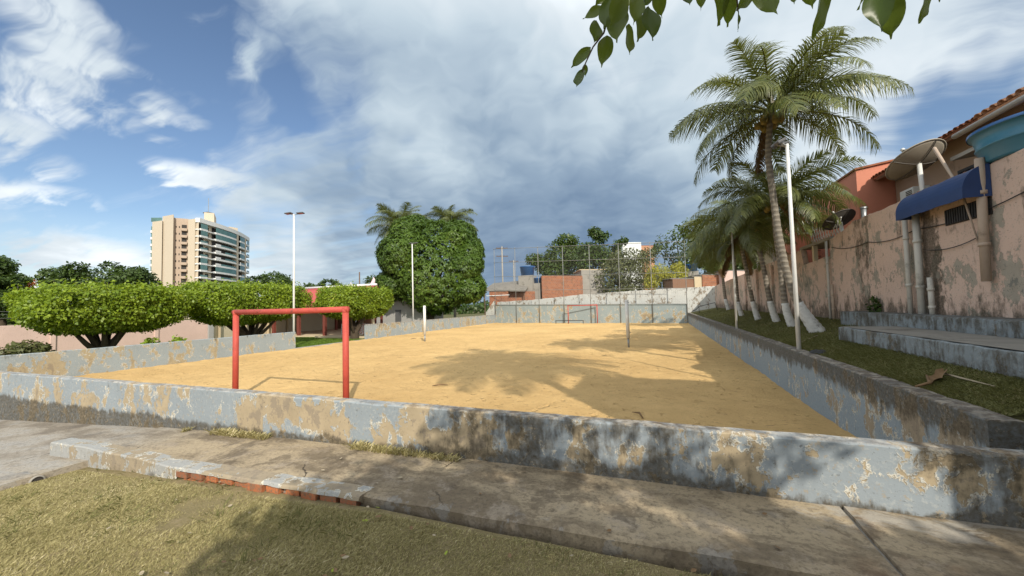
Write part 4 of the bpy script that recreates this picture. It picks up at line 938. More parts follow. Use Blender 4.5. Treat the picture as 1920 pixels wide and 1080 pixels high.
# ------------------------------------------------------------------ apartment tower
def tower():
    t = thing('apartment_tower', 'tall beige apartment tower with curved balconied front far at the left', 'building', (-195, 115, -0.5))
    P = lambda x, d: at_depth(x, 560, d)
    H = 43.2; FH = 3.0
    A, B, Cc, D, E, G = P(283, 168), P(302, 166), P(323, 164), P(351, 166.5), P(371, 165), P(466, 213)
    back = Vector((E.x, E.y, 0)).normalized()
    def solid(poly, z0, z1, name, mat, parent=t):
        pts = [(p.x, p.y) for p in poly]
        ar = sum(a[0] * b[1] - b[0] * a[1] for a, b in zip(pts, pts[1:] + pts[:1]))
        if ar < 0: pts = pts[::-1]
        return MB().prism(pts, z0, z1).build(name, mat, parent)
    solid([A, B, B + back * 30, A + back * 26], -0.5, H - 0.6, 'wing', M_tower)
    solid([B + back * 1.2, Cc, Cc + back * 30, B + back * 30], -0.5, H + 1.4, 'stair_core', M_tower)
    solid([Cc + back * 2.2, D + back * 2.5, D + back * 30, Cc + back * 30], -0.5, H + 0.4, 'recess_wall', M_tower2)
    solid([D, E, E + back * 28, D + back * 28], -0.5, H - 0.3, 'pier_wall', M_tower)
    # the balcony front: an outward-bowed line from E to G
    ex = (G - E); ex.z = 0; L = ex.length; ex.normalize(); out = Vector((ex.y, -ex.x, 0))
    if out.dot(E) > 0: out = -out
    bow = lambda s: 2.6 * math.sin(PI * min(1, max(0, s / L)))
    pt = lambda s, off=0.0: Vector((E.x, E.y, 0)) + ex * s + out * (bow(s) + off)
    ss = np.linspace(0.02, L, 17)
    solid([pt(s, -1.4) for s in ss] + [pt(L) + (A - E) * 0.5, pt(0) + back * 24], -0.5, H - 1.0, 'core_wall', M_tower)
    solid([pt(s, 0.35) for s in ss] + [pt(s, -1.3) for s in ss[::-1]], H - 2.0, H - 0.1, 'parapet_band', M_towerw)
    solid([P(381, 176), P(400, 178), P(404, 188), P(386, 188)], H - 1, H + 5.2, 'lift_house', M_tower)
    lx = P(389, 180); MB().tube([(lx.x, lx.y, H + 5), (lx.x, lx.y, H + 13)], 0.12, 6).build('antenna', M_steel, t); MB().box(lx.x - 1.5, lx.x + 1.5, lx.y - 1.5, lx.y + 1.5, H + 5.6, H + 6.0).build('roof_tank', M_lamp, t)
    tk = P(432, 200); MB().box(tk.x - 2.2, tk.x + 2.2, tk.y - 2, tk.y + 2, H - 1, H + 3.0).build('plant_room', M_tower, t)
    rl = P(291, 168); MB().obox((rl.x, rl.y, H + 0.3), CR * 2.4, Vector((0, 0, 0.9)), back * 0.1).build('roof_glass', M_tglass, t)
    # fractions along the balcony front
    bays = [(0.015, 0.095, 0), (0.205, 0.56, 1), (0.66, 0.80, 1), (0.885, 0.985, 0)]
    for k in range(11):
        z = H - 2.0 - FH * (k + 1)
        for (a, b, wide) in bays:
            s0, s1 = a * L, b * L; sq = np.linspace(s0, s1, 6 if wide else 3)
            bal = solid([pt(s, 0.45) for s in sq] + [pt(s, -1.3) for s in sq[::-1]], z - 0.32, z + 0.50, 'balcony', M_towerw)
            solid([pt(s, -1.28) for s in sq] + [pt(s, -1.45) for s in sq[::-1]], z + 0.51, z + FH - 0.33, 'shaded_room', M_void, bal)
            closed = random.random() < (0.9 if k < 2 else 0.35)
            f0 = 0.0 if (not wide or closed) else random.choice([0.0, 0.4])
            zt = z + FH - 0.35 if closed else z + 1.25
            s2 = np.linspace(s0 + (s1 - s0) * f0, s1, 5)
            solid([pt(s, 0.40) for s in s2] + [pt(s, 0.34) for s in s2[::-1]], z + 0.51, zt, 'balcony_glass', M_tglass, bal)
            if wide and not closed and random.random() < 0.7:
                s3 = np.linspace(s0, s0 + (s1 - s0) * 0.2, 3)
                solid([pt(s, 0.47) for s in s3] + [pt(s, 0.30) for s in s3[::-1]], z + 0.505, z + 1.3, 'white_panel', M_towerw, bal)
        sb = np.linspace(0.0, L, 9)
        solid([pt(s, 0.2) for s in sb] + [pt(s, -1.3) for s in sb[::-1]], z - 0.30, z + 0.12, 'floor_band', M_towerw)
        for (a, b) in ((0.125, 0.165), (0.815, 0.85)):
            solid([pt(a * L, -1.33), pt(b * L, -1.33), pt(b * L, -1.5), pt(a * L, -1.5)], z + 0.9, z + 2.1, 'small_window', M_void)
        # service side: small windows and laundry balconies in the recess
        rc, rd = Cc + back * 2.2, D + back * 2.5
        rr = lambda f: rc.lerp(rd, f)
        for f in (0.14, 0.36): solid([rr(f), rr(f + 0.07), rr(f + 0.07) - back * 0.06, rr(f) - back * 0.06], z + 1.1, z + 1.9, 'small_window', M_void)
        b = solid([rr(0.52), rr(0.93), rr(0.93) - back * 1.1, rr(0.52) - back * 1.1], z - 0.15, z + 0.95, 'laundry_balcony', M_tower2)
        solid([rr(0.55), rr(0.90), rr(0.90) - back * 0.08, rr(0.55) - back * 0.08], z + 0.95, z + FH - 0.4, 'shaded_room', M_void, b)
        lb = solid([A + back * 1.5 - CR * 0.9, A + back * 1.5, A + back * 5, A + back * 5 - CR * 0.9], z - 0.2, z + 0.9, 'side_balcony', M_towerw)
        solid([A + back * 1.8 - CR * 0.6, A + back * 1.8, A + back * 4.7, A + back * 4.7 - CR * 0.6], z + 0.9, z + FH - 0.3, 'side_window', M_tglass, lb)
    for x in (0.60, 0.845): solid([pt(x * L - 1.0, 0.25), pt(x * L + 1.0, 0.25), pt(x * L + 1.0, -1.3), pt(x * L - 1.0, -1.3)], -0.5, H - 2, 'pier', M_tower)
tower()

# ------------------------------------------------------------------ buildings behind the far wall
def far_box(x0, y0, x1, y1, d, depth, zb=-0.5):
    a, b = at_depth(x0, y1, d), at_depth(x1, y0, d); a2 = at_depth(x0, y0, d)
    bk = Vector((CF.x, CF.y, 0)).normalized() * depth
    return [(a.x, a.y), (b.x, b.y), (b.x + bk.x, b.y + bk.y), (a.x + bk.x, a.y + bk.y)], a2.z, b.z
def far_house(name, label, cat, box, mat, roof=None, d=52, depth=5, slope=(0, 0)):
    poly, zl, zr = far_box(*box, d, depth)
    t = thing(name, label, cat, (poly[0][0], poly[0][1], -0.5))
    MB().prism(poly, -0.6, [zl, zr, zr, zl]).build('wall', mat, t)
    if roof:
        c = [(p[0] + s * 0.25, p[1]) for p, s in zip(poly, (-1, 1, 1, -1))]
        MB().prism(c, [zl + 0.003, zr + 0.003, zr + slope[1], zl + slope[0]], [zl + 0.12, zr + 0.12, zr + 0.12 + slope[1], zl + 0.12 + slope[0]]).build('roof', roof, t)
    return t, poly
h1, _ = far_house('brick_house', 'unfinished orange hollow-brick house behind the white wall', 'house', (1017, 517, 1092, 570, 0)[:4], M_brick, None, 54, 6)
far_house('cement_house', 'grey cement block next to the orange brick house', 'house', (1092, 506, 1133, 570), M_conc, M_stone, 54.5, 6)
far_house('brick_house', 'low orange brick lean-to at the far left corner of the court', 'house', (918, 546, 953, 575), M_brick, M_corr, 53, 4, (0.4, 0.4))
far_house('brick_house', 'brick wall with dark doorway below the blue rooftop tank', 'house', (953, 546, 1003, 575), M_brick, None, 54, 4)
t = thing('sheet_roof', 'grey fibre-cement lean-to roofs beside the brick house', 'roof', tuple(at_depth(950, 545, 54)))
a, b, c, e = at_depth(905, 545, 53), at_depth(925, 531, 58), at_depth(1000, 524, 58), at_depth(985, 545, 53)
MB().add([a, e, c, b, a - Vector((0, 0, .1)), e - Vector((0, 0, .1)), c - Vector((0, 0, .1)), b - Vector((0, 0, .1))], [(0, 1, 2, 3), (7, 6, 5, 4), (0, 4, 5, 1), (1, 5, 6, 2), (2, 6, 7, 3), (3, 7, 4, 0)]).build('sheet', M_corr, t)
MB().tube([a + Vector((0.2, 0.2, -.1)), Vector((a.x + .2, a.y + .2, -0.5))], 0.08, 6).build('prop', M_rust, t); MB().tube([e + Vector((-.3, 0.3, -.1)), Vector((e.x - .3, e.y + .3, -0.5))], 0.08, 6).build('prop', M_rust, t)
MB().tube([at_depth(912, 555, 53), at_depth(955, 553, 53)], 0.06, 6).build('fascia', M_sheet, t)
def barrel(label, px, py, d, r, h):
    c = at_depth(px, py, d); t = thing('roof_tank', label, 'tank', tuple(c), 'rooftop water tanks')
    MB().lathe([(0, 0), (r * 0.86, 0), (r, h * 0.9), (r * 1.05, h * 0.92), (r * 1.05, h), (0, h * 1.08)], 20, c).build('basin', M_tank2, t, True)
    MB().box(c.x - r, c.x + r, c.y - r, c.y + r, -0.5, c.z - 0.02).build('stand', M_conc, t)
barrel('blue rooftop water tank behind the far wall, on the left', 989, 517, 56, 1.05, 1.35)
barrel('half-hidden blue tank beside the orange brick house', 1008, 531, 55.5, 0.55, 0.75)
barrel('small blue tank right of the yellow vine', 1297, 509, 54, 0.8, 1.0)
far_house('white_sheet_house', 'white metal-sided house high behind the trees', 'house', (1168, 454, 1202, 480), M_sheet, None, 85, 6)
far_house('tiled_house', 'small orange-tiled house next to the white metal house', 'house', (1202, 461, 1226, 480), M_tilelight, M_tile, 86, 6)
far_house('brick_shed', 'small brick shed above the right end of the white wall', 'shed', (1318, 516, 1357, 545), M_brick, M_corr, 46, 4)
far_house('plaster_shed', 'narrow pale plastered shed beside the small brick shed', 'shed', (1303, 519, 1318, 545), M_stone, M_corr, 46.2, 4)
far_house('timber_shed', 'pinkish board shed behind the farthest palm trunks', 'shed', (1357, 508, 1402, 545), M_leftpink, M_corr, 45, 4)
far_house('dark_shed', 'dark low shed roof below the yellow vine', 'shed', (1262, 523, 1303, 545), M_housebrown, M_corr, 46.4, 3)
def upole(label, px, ptop, d, arms):
    p = at_depth(px, ptop, d); t = thing('utility_pole', label, 'utility pole', (p.x, p.y, -0.5), 'utility poles')
    MB().tube([(p.x, p.y, -0.6), (p.x, p.y, p.z)], [0.16, 0.11], 8).build('shaft', M_conc if arms else M_rust, t, True)
    for dz in arms:
        MB().obox((p.x, p.y, p.z - dz), CR * 0.95, Vector((0, 0, 0.06)), CF * 0.06).build('crossarm', M_rust, t)
        for s in (-0.8, -0.3, 0.3, 0.8):
            q = p + CR * s; MB().tube([(q.x, q.y, p.z - dz), (q.x, q.y, p.z - dz + 0.2)], 0.035, 6).build('insulator', M_lamp, t)
upole('concrete utility pole with crossarms right of the mango tree', 941, 462, 62, (0.3, 1.6))
upole('slim far pole right of the mango, behind the cage', 963, 488, 75, (0.2,))
upole('dark bare pole above the third clipped tree', 674, 510, 75, ())
t = thing('street_lamp', 'small white street lamp at the far left behind the clipped tree', 'street lamp', tuple(at_depth(66, 560, 50)))
p = at_depth(66, 527, 50); MB().tube([(p.x, p.y, -0.5), (p.x, p.y, p.z)], 0.1, 8).build('shaft', M_whitepole, t, True)
MB().obox(p - CR * 0.6, CR * 0.75, CF * 0.15, Vector((0, 0, 0.07))).build('lamp_head', M_sheet, t)

# ------------------------------------------------------------------ vegetation helpers
_lat = np.random.default_rng(3).random((32, 32, 32)).astype(np.float32)
def vnoise(P, f):
    q = np.asarray(P, dtype=np.float64) * f; i = np.floor(q).astype(int); w = q - i; w = w * w * (3 - 2 * w); r = 0
    for dx in (0, 1):
        for dy in (0, 1):
            for dz in (0, 1):
                k = _lat[(i[:, 0] + dx) % 32, (i[:, 1] + dy) % 32, (i[:, 2] + dz) % 32]
                r = r + k * np.where(dx, w[:, 0], 1 - w[:, 0]) * np.where(dy, w[:, 1], 1 - w[:, 1]) * np.where(dz, w[:, 2], 1 - w[:, 2])
    return r
def unit(a): return a / (np.linalg.norm(a, axis=1, keepdims=True) + 1e-9)
def leaves(P, D, N, L, W, fold=0.25):
    D = unit(D); S = unit(np.cross(D, N)); U = np.cross(S, D); L = L[:, None]; W = W[:, None]; n = len(P)
    V = np.empty((n, 4, 3)); V[:, 0] = P; V[:, 1] = P + D * L * 0.45 + S * W + U * W * fold; V[:, 2] = P + D * L - U * L * 0.10; V[:, 3] = P + D * L * 0.45 - S * W + U * W * fold
    return V.reshape(-1, 3), np.arange(n * 4).reshape(-1, 4)
def cloud(P, out, size, mat, name, parent, rng, droop=0.3, wr=0.30, var=None, up=0.5):
    n = len(P); R = rng.normal(size=(n, 3))
    N = unit(out * 0.8 + R * 0.65 + np.array([0, 0, up]))
    D = unit(rng.normal(size=(n, 3)) + out * 0.5 + np.array([0, 0, -droop]))
    D = unit(D - N * (D * N).sum(1, keepdims=True) * 0.8)
    L = size * rng.uniform(0.55, 1.5, n)
    V, F = leaves(P, D, N, L, L * wr)
    v = np.clip(0.5 * rng.random(n) + 0.5 * (vnoise(P, 1.0 / (size * 6)) if var is None else var), 0, 1)
    me = raw_mesh(name, V, F, mat, np.repeat(v, 4))
    o = bpy.data.objects.new(name, me); link(o, parent); return o
def blob_points(blobs, n, rng, shell=0.5, gap=0.38, f=0.9):
    vol = np.array([b[1][0] * b[1][1] + b[1][0] * b[1][2] for b in blobs]); vol = vol / vol.sum()
    idx = rng.choice(len(blobs), n, p=vol); C0 = np.array([b[0] for b in blobs])[idx]; Rr = np.array([b[1] for b in blobs])[idx]
    d = unit(rng.normal(size=(n, 3))); r = shell + (1 - shell) * rng.random((n, 1)) ** 0.6
    r = r * (0.80 + 0.42 * vnoise(C0 * 3 + d * 1.7, 1.3)[:, None])
    P = C0 + d * r * Rr; out = unit(d / Rr)
    k = vnoise(P, f) > gap
    return P[k], out[k]
def limb(m, a, b, r0, r1, bend=0.15, n=6, sides=8):
    a, b = Vector(a), Vector(b); L = (b - a).length; off = Vector((random.uniform(-1, 1), random.uniform(-1, 1), random.uniform(-.3, .6))) * L * bend
    pts = [a.lerp(b, k / n) + off * math.sin(PI * k / n) for k in range(n + 1)]
    m.tube(pts, [r0 + (r1 - r0) * k / n for k in range(n + 1)], sides, True, 0.08)
def tree(name, label, base, blobs, mat, nleaf, size, trunk_r=0.2, fork=0.35, cat='tree', group=None, seed=1, gap=0.36, f=0.9, shell=0.35, droop=0.3, wr=0.30, limbs=True, up=0.5):
    rng = np.random.default_rng(seed); random.seed(seed)
    t = thing(name, label, cat, base, group)
    m = MB(); top = Vector(blobs[0][0]); b = Vector(base); fk = b.lerp(Vector((b.x * .6 + top.x * .4, b.y * .6 + top.y * .4, top.z)), fork)
    limb(m, b - Vector((0, 0, 0.15)), fk, trunk_r * 1.25, trunk_r * 0.85, 0.04, 5, 10)
    for bl in blobs if limbs else blobs[:1]:
        limb(m, fk, Vector(bl[0]) + Vector((0, 0, -bl[1][2] * 0.1)), trunk_r * 0.55, trunk_r * 0.12, 0.12)
    m.build('trunk', B_tree, t, True)
    P, out = blob_points(blobs, nleaf, rng, shell, gap, f)
    cloud(P, out, size, mat, 'crown', t, rng, droop, wr, up=up)
    return t

# ------------------------------------------------------------------ clipped ficus trees
def clipped(label, base, c, half, n, seed, size=0.112, lean=0):
    rng = np.random.default_rng(seed); random.seed(seed)
    t = thing('clipped_tree', label, 'tree', base, 'clipped ficus trees')
    d = unit(rng.normal(size=(n, 3))); p = 7.0
    k = (np.abs(d) ** p).sum(1, keepdims=True) ** (-1 / p)
    r = 1 - np.abs(rng.normal(size=(n, 1))) * 0.13
    S = d * k
    low = np.clip(-S[:, 2:3], 0, 1)
    S[:, :2] *= (1 - 0.42 * low * low)           # undercut towards the trunk
    P = S * r
    nzv = vnoise(P * np.array(half) + np.array(c), 1.15)
    P = P * (0.89 + 0.17 * nzv[:, None]) * np.array(half) + np.array(c)
    P += rng.normal(size=P.shape) * 0.05
    P[:, 2] += np.where(S[:, 2] > 0.7, (vnoise(P, 2.4) - 0.5) * 0.22 + (rng.random(n) < 0.05) * rng.random(n) * 0.34, 0)
    out = unit(np.sign(S) * np.abs(S) ** 2.2)
    kp = vnoise(P, 2.4) * 0.55 + vnoise(P, 6.0) * 0.45 > 0.36; P, out = P[kp], out[kp]
    cloud(P, out, size, L_ficus, 'crown', t, rng, 0.35, 0.34, np.clip(0.05 + 0.95 * vnoise(P, 2.0) , 0, 1), up=0.35)
    m = MB(); b = Vector(base); fk = b + Vector((0, 0, 0.62))
    limb(m, b - Vector((0, 0, 0.2)), fk, 0.34, 0.27, 0.03, 5, 12)
    for k2 in range(11):
        a = 2 * PI * k2 / 11 + random.uniform(-.25, .25); q = random.uniform(0.45, 0.8)
        limb(m, fk - Vector((0, 0, random.uniform(0.1, 0.4))), (c[0] + math.cos(a) * half[0] * q, c[1] + math.sin(a) * half[1] * q, c[2] + half[2] * random.uniform(-0.5, 0.2)), random.uniform(0.10, 0.17), 0.035, 0.08)
    m.build('trunk', B_tree, t, True); m = MB()
    for k2 in range(60):          # shoots and bare twigs that escaped the shears
        u1 = Vector((random.uniform(-1, 1) * half[0] * 0.85, random.uniform(-1, 1) * half[1] * 0.9, half[2] * 0.80)) if k2 % 3 else Vector((half[0] * 0.85, random.uniform(-1, 1) * half[1] * 0.85, random.uniform(-0.6, 0.7) * half[2]))
        q1 = Vector(c) + u1; dv = Vector((random.uniform(-.3, .3), random.uniform(-.3, .3), 0.8)) if k2 % 3 else Vector((0.7, random.uniform(-.5, .5), 0.3))
        m.tube([q1, q1 + dv * random.uniform(0.25, 0.55)], [0.010, 0.004], 4)
    m.build('shoots', B_tree, t, True, kind='stuff')
clipped('wide clipped flat-topped ficus, leftmost of the three', (-22.2, 9.25, -0.4), (-22.2, 9.45, 1.97), (1.8, 2.6, 0.95), 52000, 11)
clipped('clipped flat-topped ficus behind the red goal, middle of the three', (-22.6, 15.9, -0.4), (-22.6, 15.7, 2.20), (1.8, 3.4, 1.10), 56000, 12)
clipped('neatly clipped box-shaped ficus right of the lawn gap', (-20.5, 22.0, -0.4), (-20.7, 22.3, 2.17), (1.5, 2.8, 1.10), 50000, 13)
# small bushes by the left wall
tree('small_bush', 'small round grey-green bush under the leftmost clipped tree', (-22.5, 7.2, -0.4), [((-22.5, 7.2, 0.35), (0.62, 0.62, 0.5))], L_grey, 2200, 0.12, 0.04, 0.3, 'bush', None, 21, 0.25)
for k, (y, lb) in enumerate(((9.2, 'tiny green weed behind the left wall, nearer the bush'), (10.2, 'tiny green weed behind the left wall, right of the clipped tree trunk'))):
    tree('weed', lb, (-20.0, y + 0.6, -0.4), [((-20.0, y + 0.6, 0.45), (0.22, 0.3, 0.25))], L_ficus, 160, 0.16, 0.015, 0.4, 'plant', 'weeds behind the left wall', 30 + k, 0.1)

# ------------------------------------------------------------------ mango tree
def mango():
    rng = np.random.default_rng(41); random.seed(41); c = np.array((-23.9, 38.0, 6.4))
    t = thing('mango_tree', 'huge dense round mango tree behind the left court wall', 'tree', (-24.4, 38, -0.4))
    m = MB(); limb(m, (-24.4, 38, -0.6), (-24.4, 38, 2.2), 0.55, 0.42, 0.03, 5, 12)
    lobes = [(c, np.array((5.0, 4.6, 5.2)))]
    for q in range(40):
        d1 = unit(rng.normal(size=(1, 3)))[0]
        if d1[2] < -0.55 or d1[1] > 0.75: continue
        lobes.append((c + d1 * np.array((4.9, 4.6, 4.9)) * rng.uniform(0.80, 1.06), np.array((1.0, 1.0, 0.85)) * rng.uniform(1.2, 2.3)))
    B = []; OUT = []
    for k, (lc, lr) in enumerate(lobes):
        n1 = int(105 * (lr[0] * lr[2]) ** 1.0) + 110; d1 = unit(rng.normal(size=(n1, 3))); pp = lc + d1 * lr * (0.90 + 0.16 * rng.random((n1, 1)))
        ok = np.ones(n1, bool)
        for k2, (c2, r2) in enumerate(lobes):
            if k2 != k: ok &= (((pp - c2) / (r2 * 0.92)) ** 2).sum(1) > 1
        ok &= (pp[:, 2] > 0.6)
        B.append(pp[ok]); OUT.append(d1[ok])
    B = np.concatenate(B); out = np.concatenate(OUT)
    for q in range(0, 16):
        b = B[rng.integers(len(B))]; limb(m, (-24.4, 38, 1.8 + random.random()), tuple(c + (b - c) * 0.8), 0.2, 0.04, 0.1)
    m.build('trunk', B_tree, t, True)
    # rosettes of long drooping leaves
    nl = 13; n = len(B) * nl
    O = np.repeat(unit(out + np.array([0, 0, 0.35])), nl, 0); a = rng.uniform(0, 2 * PI, n)[:, None]
    T1 = unit(np.cross(O, np.array([0.3, 0.2, 1.0]))); T2 = np.cross(O, T1)
    D = unit(T1 * np.cos(a) + T2 * np.sin(a) + O * rng.uniform(-0.1, 0.5, (n, 1)) + np.array([0, 0, -0.40])); N = unit(O + np.array([0, 0, 0.4]) + rng.normal(size=(n, 3)) * 0.22)
    P = np.repeat(B, nl, 0) + rng.normal(size=(n, 3)) * 0.07
    L = rng.uniform(0.26, 0.46, n); V, F = leaves(P, D, N, L, L * 0.17)
    v = np.clip(np.repeat(rng.random(len(B)) * 0.35 + 0.50 * vnoise(B, 0.45), nl) + rng.random(n) * 0.25, 0, 1)
    link(bpy.data.objects.new('crown', raw_mesh('crown', V, F, L_mango, np.repeat(v, 4))), t)
mango()

# ------------------------------------------------------------------ coconut palms
def frond_mesh(seed, Lr, start, droop, side_hang, dead=False):
    """a feather leaf in its own frame: starts at the origin, runs along +X and arches down"""
    rng = np.random.default_rng(seed); V = []; F = []; rv = []
    n = 26; pts = []; ang = start; p = np.zeros(3); step = Lr / n; yaw = 0
    for k in range(n + 1):
        pts.append(p.copy()); f = k / n
        ang -= droop * (0.25 + 1.5 * f) / n; yaw += rng.normal() * 0.012
        p = p + step * np.array([math.cos(ang) * math.cos(yaw), math.cos(ang) * math.sin(yaw), math.sin(ang)])
    pts = np.array(pts); T = unit(np.gradient(pts, axis=0))
    # rachis as a flat three-sided strip
    for k in range(n + 1):
        w = 0.038 * (1 - k / n) + 0.006; S = unit(np.cross(T[k:k + 1], np.array([[0, 0, 1.0]])))[0]
        V += [pts[k] + S * w, pts[k] - S * w, pts[k] - np.array([0, 0, w * 0.9])]; rv += [0.85] * 3
        if k:
            a = 3 * (k - 1); b = 3 * k
            F += [(a, a + 1, b + 1, b), (a + 1, a + 2, b + 2, b + 1), (a + 2, a, b, b + 2)]
    m = 74
    for s in (-1, 1):
        for q in range(m):
            f = 0.12 + 0.87 * (q + rng.uniform(-.25, .25)) / m; x = f * n; k = min(int(x), n - 1); c = pts[k] + (pts[k + 1] - pts[k]) * (x - k); t = T[k]
            S = unit(np.cross(t[None], np.array([[0, 0, 1.0]])))[0] * s; U = np.cross(S * s, t)
            L = 0.29 * Lr * (math.sin(PI * min(1, 0.16 + 0.80 * f)) ** 0.7) * rng.uniform(0.82, 1.1)
            if rng.random() < 0.09: continue
            w = 0.0165; hang = side_hang * rng.uniform(0.75, 1.3)
            d0 = t * 0.62 + S * 0.80 + U * (0.30 - 0.45 * hang) + rng.normal(size=3) * 0.06; d0 /= np.linalg.norm(d0)
            g = np.array([0, 0, -1.0]); seg = []; cc = c.copy(); dd = d0.copy()
            for z in range(4):
                seg.append((cc.copy(), dd.copy())); cc = cc + dd * L / 3; dd = dd + g * hang * (0.50 + 0.22 * z); dd /= np.linalg.norm(dd)
            i0 = len(V); r = rng.random() * 0.8
            for z, (cq, dq) in enumerate(seg):
                wd = np.cross(dq, np.cross(S, dq) + U * 0.2); wd = np.cross(dq, U); wd /= (np.linalg.norm(wd) + 1e-6)
                ww = w * (1.0, 0.95, 0.62, 0.06)[z]; V += [cq + wd * ww, cq - wd * ww]; rv += [r, r]
                if z: F.append((i0 + 2 * z - 2, i0 + 2 * z - 1, i0 + 2 * z + 1, i0 + 2 * z))
    return raw_mesh('frond', np.array(V), np.array(F), MATS['dry_frond'] if dead else L_palm, rv)
leafmat('dry_frond', (0.10, 0.062, 0.030), (0.22, 0.145, 0.07), None, 0.15, 0.8, 0.1)
FR = {'up': [frond_mesh(101 + k, 2.9, 1.15, 1.15, 0.5) for k in range(2)], 'mid': [frond_mesh(111 + k, 3.5, 0.75, 1.60, 0.80) for k in range(3)],
      'out': [frond_mesh(121 + k, 3.6, 0.28, 1.45, 1.15) for k in range(3)], 'down': [frond_mesh(131 + k, 3.3, -0.05, 1.25, 1.0) for k in range(2)],
      'dead': [frond_mesh(141, 2.2, -0.9, 0.5, 1.2, True)]}
COCO = MB().lathe([(0.0, -0.13), (0.06, -0.115), (0.10, -0.06), (0.112, 0.0), (0.10, 0.07), (0.055, 0.125), (0.0, 0.14)], 10, (0, 0, 0)).mesh('coconut', M_coco, True)
def palm(label, pts, rads, scale=1.0, seed=1, painted=True, n=(5, 8, 9, 5, 2), coconuts=12, wind=None, group='coconut palms on the terrace'):
    random.seed(seed); t = thing('coconut_palm', label, 'palm tree', pts[0], group); P0 = Vector(pts[0])
    # smooth trunk through the surveyed points
    P = [Vector(p) for p in pts]; S = []; R = []
    m = len(P)
    for i in range(m - 1):
        a, b, c, d = P[max(i - 1, 0)], P[i], P[i + 1], P[min(i + 2, m - 1)]
        for k in range(12):
            f = k / 12; S.append(0.5 * ((2 * b) + (c - a) * f + (2 * a - 5 * b + 4 * c - d) * f * f + (3 * b - a - 3 * c + d) * f ** 3)); R.append(rads[i] + (rads[i + 1] - rads[i]) * f)
    S.append(P[-1]); R.append(rads[-1]); R = [r * 0.58 for r in R]
    R = [r * (1 + 0.05 * ((k % 2) * 2 - 1)) for k, r in enumerate(R)]
    M = MB().tube([S[0] - Vector((0, 0, 0.25))] + S, [R[0] * 1.1] + R, 14, True, 0.03).build('trunk', B_palm, t, True)
    if painted:
        cut = next(i for i, s in enumerate(S) if (s - S[0]).length > 0.82 + 0.1 * random.random())
        MB().tube([S[0] - Vector((0, 0, 0.06))] + S[:cut], [R[0] * 1.10] + [r * 1.06 + 0.008 for r in R[:cut]], 18, True, 0.012).build('painted_base', M_lime, t, True)
    hub = S[-1]; hl = hub - P0
    k = 0; tot = sum(n); rot = random.random() * 6
    for kind, cnt in zip(('up', 'mid', 'out', 'down', 'dead'), n):
        for j in range(cnt):
            az = rot + 2 * PI * j / cnt + random.uniform(-0.22, 0.22) + {'up': 0, 'mid': 0.5, 'out': 1.1, 'down': 0.3, 'dead': 2}[kind]
            sc = scale * random.uniform(0.88, 1.08); tilt = random.uniform(-0.12, 0.12)
            Mx = Matrix.Translation(hl + Vector((0, 0, {'up': 0.12, 'mid': 0.06, 'out': 0.0, 'down': -0.10, 'dead': -0.2}[kind] * scale))) @ Matrix.Rotation(az, 4, 'Z') @ Matrix.Rotation(tilt, 4, 'Y') @ Matrix.Rotation(random.uniform(-0.6, 0.6), 4, 'X') @ Matrix.Translation((0.08, 0, 0)) @ Matrix.Scale(sc, 4)
            if wind: Mx = Matrix.Translation(hl) @ Matrix.Rotation(wind[1], 4, Vector(wind[0])) @ Matrix.Translation(-hl) @ Mx
            inst('frond', FR[kind][(j + seed) % len(FR[kind])], t, Mx)
    # fibrous crown shaft
    MB().lathe([(R[-1] * 1.05, -0.35), (R[-1] * 1.5, -0.1), (R[-1] * 1.6, 0.1), (R[-1] * 0.9, 0.35), (0, 0.45)], 12, hub).build('crown_shaft', B_palm, t, True)
    for q in range(coconuts):
        a = random.uniform(0, 2 * PI); rr = random.uniform(0.22, 0.42) * scale
        inst('coconut', COCO, t, Matrix.Translation(hl + Vector((math.cos(a) * rr, math.sin(a) * rr, random.uniform(-0.55, -0.1) * scale))) @ Matrix.Rotation(random.uniform(-.6, .6), 4, 'X') @ Matrix.Scale(scale * random.uniform(0.8, 1.1), 4))
    return t
palm('tall leaning coconut palm with full crown, nearest on the terrace', [(3.95, 12.5, 0.80), (3.58, 12.5, 1.52), (3.37, 12.5, 2.28), (3.22, 12.5, 3.32), (3.13, 12.5, 4.53), (3.07, 12.5, 5.8), (3.20, 12.5, 7.0)], [0.29, 0.18, 0.155, 0.155, 0.145, 0.135, 0.12], 0.82, 3, coconuts=26, n=(5, 9, 12, 8, 1))
palm('coconut palm with stout trunk just left of the nearest palm', [(4.04, 14.84, 0.80), (3.88, 14.84, 1.46), (3.80, 14.84, 2.91), (3.73, 14.84, 3.88), (3.71, 14.84, 4.95)], [0.21, 0.16, 0.145, 0.14, 0.12], 0.72, 5, coconuts=6, n=(4, 8, 10, 7, 1))
palm('coconut palm third along the terrace from the camera', [(4.2, 17.2, 0.80), (4.02, 17.2, 1.53), (3.86, 17.2, 2.85), (3.70, 17.2, 3.89), (3.57, 17.2, 4.75)], [0.21, 0.16, 0.14, 0.135, 0.12], 0.74, 7, coconuts=6, n=(4, 8, 10, 7, 1))
palm('coconut palm fourth along the terrace, behind the thinner light pole', [(4.12, 19.7, 0.78), (3.95, 19.7, 1.52), (3.78, 19.7, 2.86), (3.66, 19.7, 3.73), (3.52, 19.7, 4.5)], [0.21, 0.15, 0.135, 0.13, 0.12], 0.74, 9, coconuts=4, n=(4, 8, 10, 7, 1))
palm('coconut palm fifth along the terrace with dark thin trunk', [(4.22, 23.8, 0.78), (4.07, 23.8, 1.59), (4.03, 23.8, 2.81), (3.97, 23.8, 4.6)], [0.21, 0.15, 0.13, 0.12], 0.78, 11, coconuts=0, n=(4, 8, 10, 7, 1))
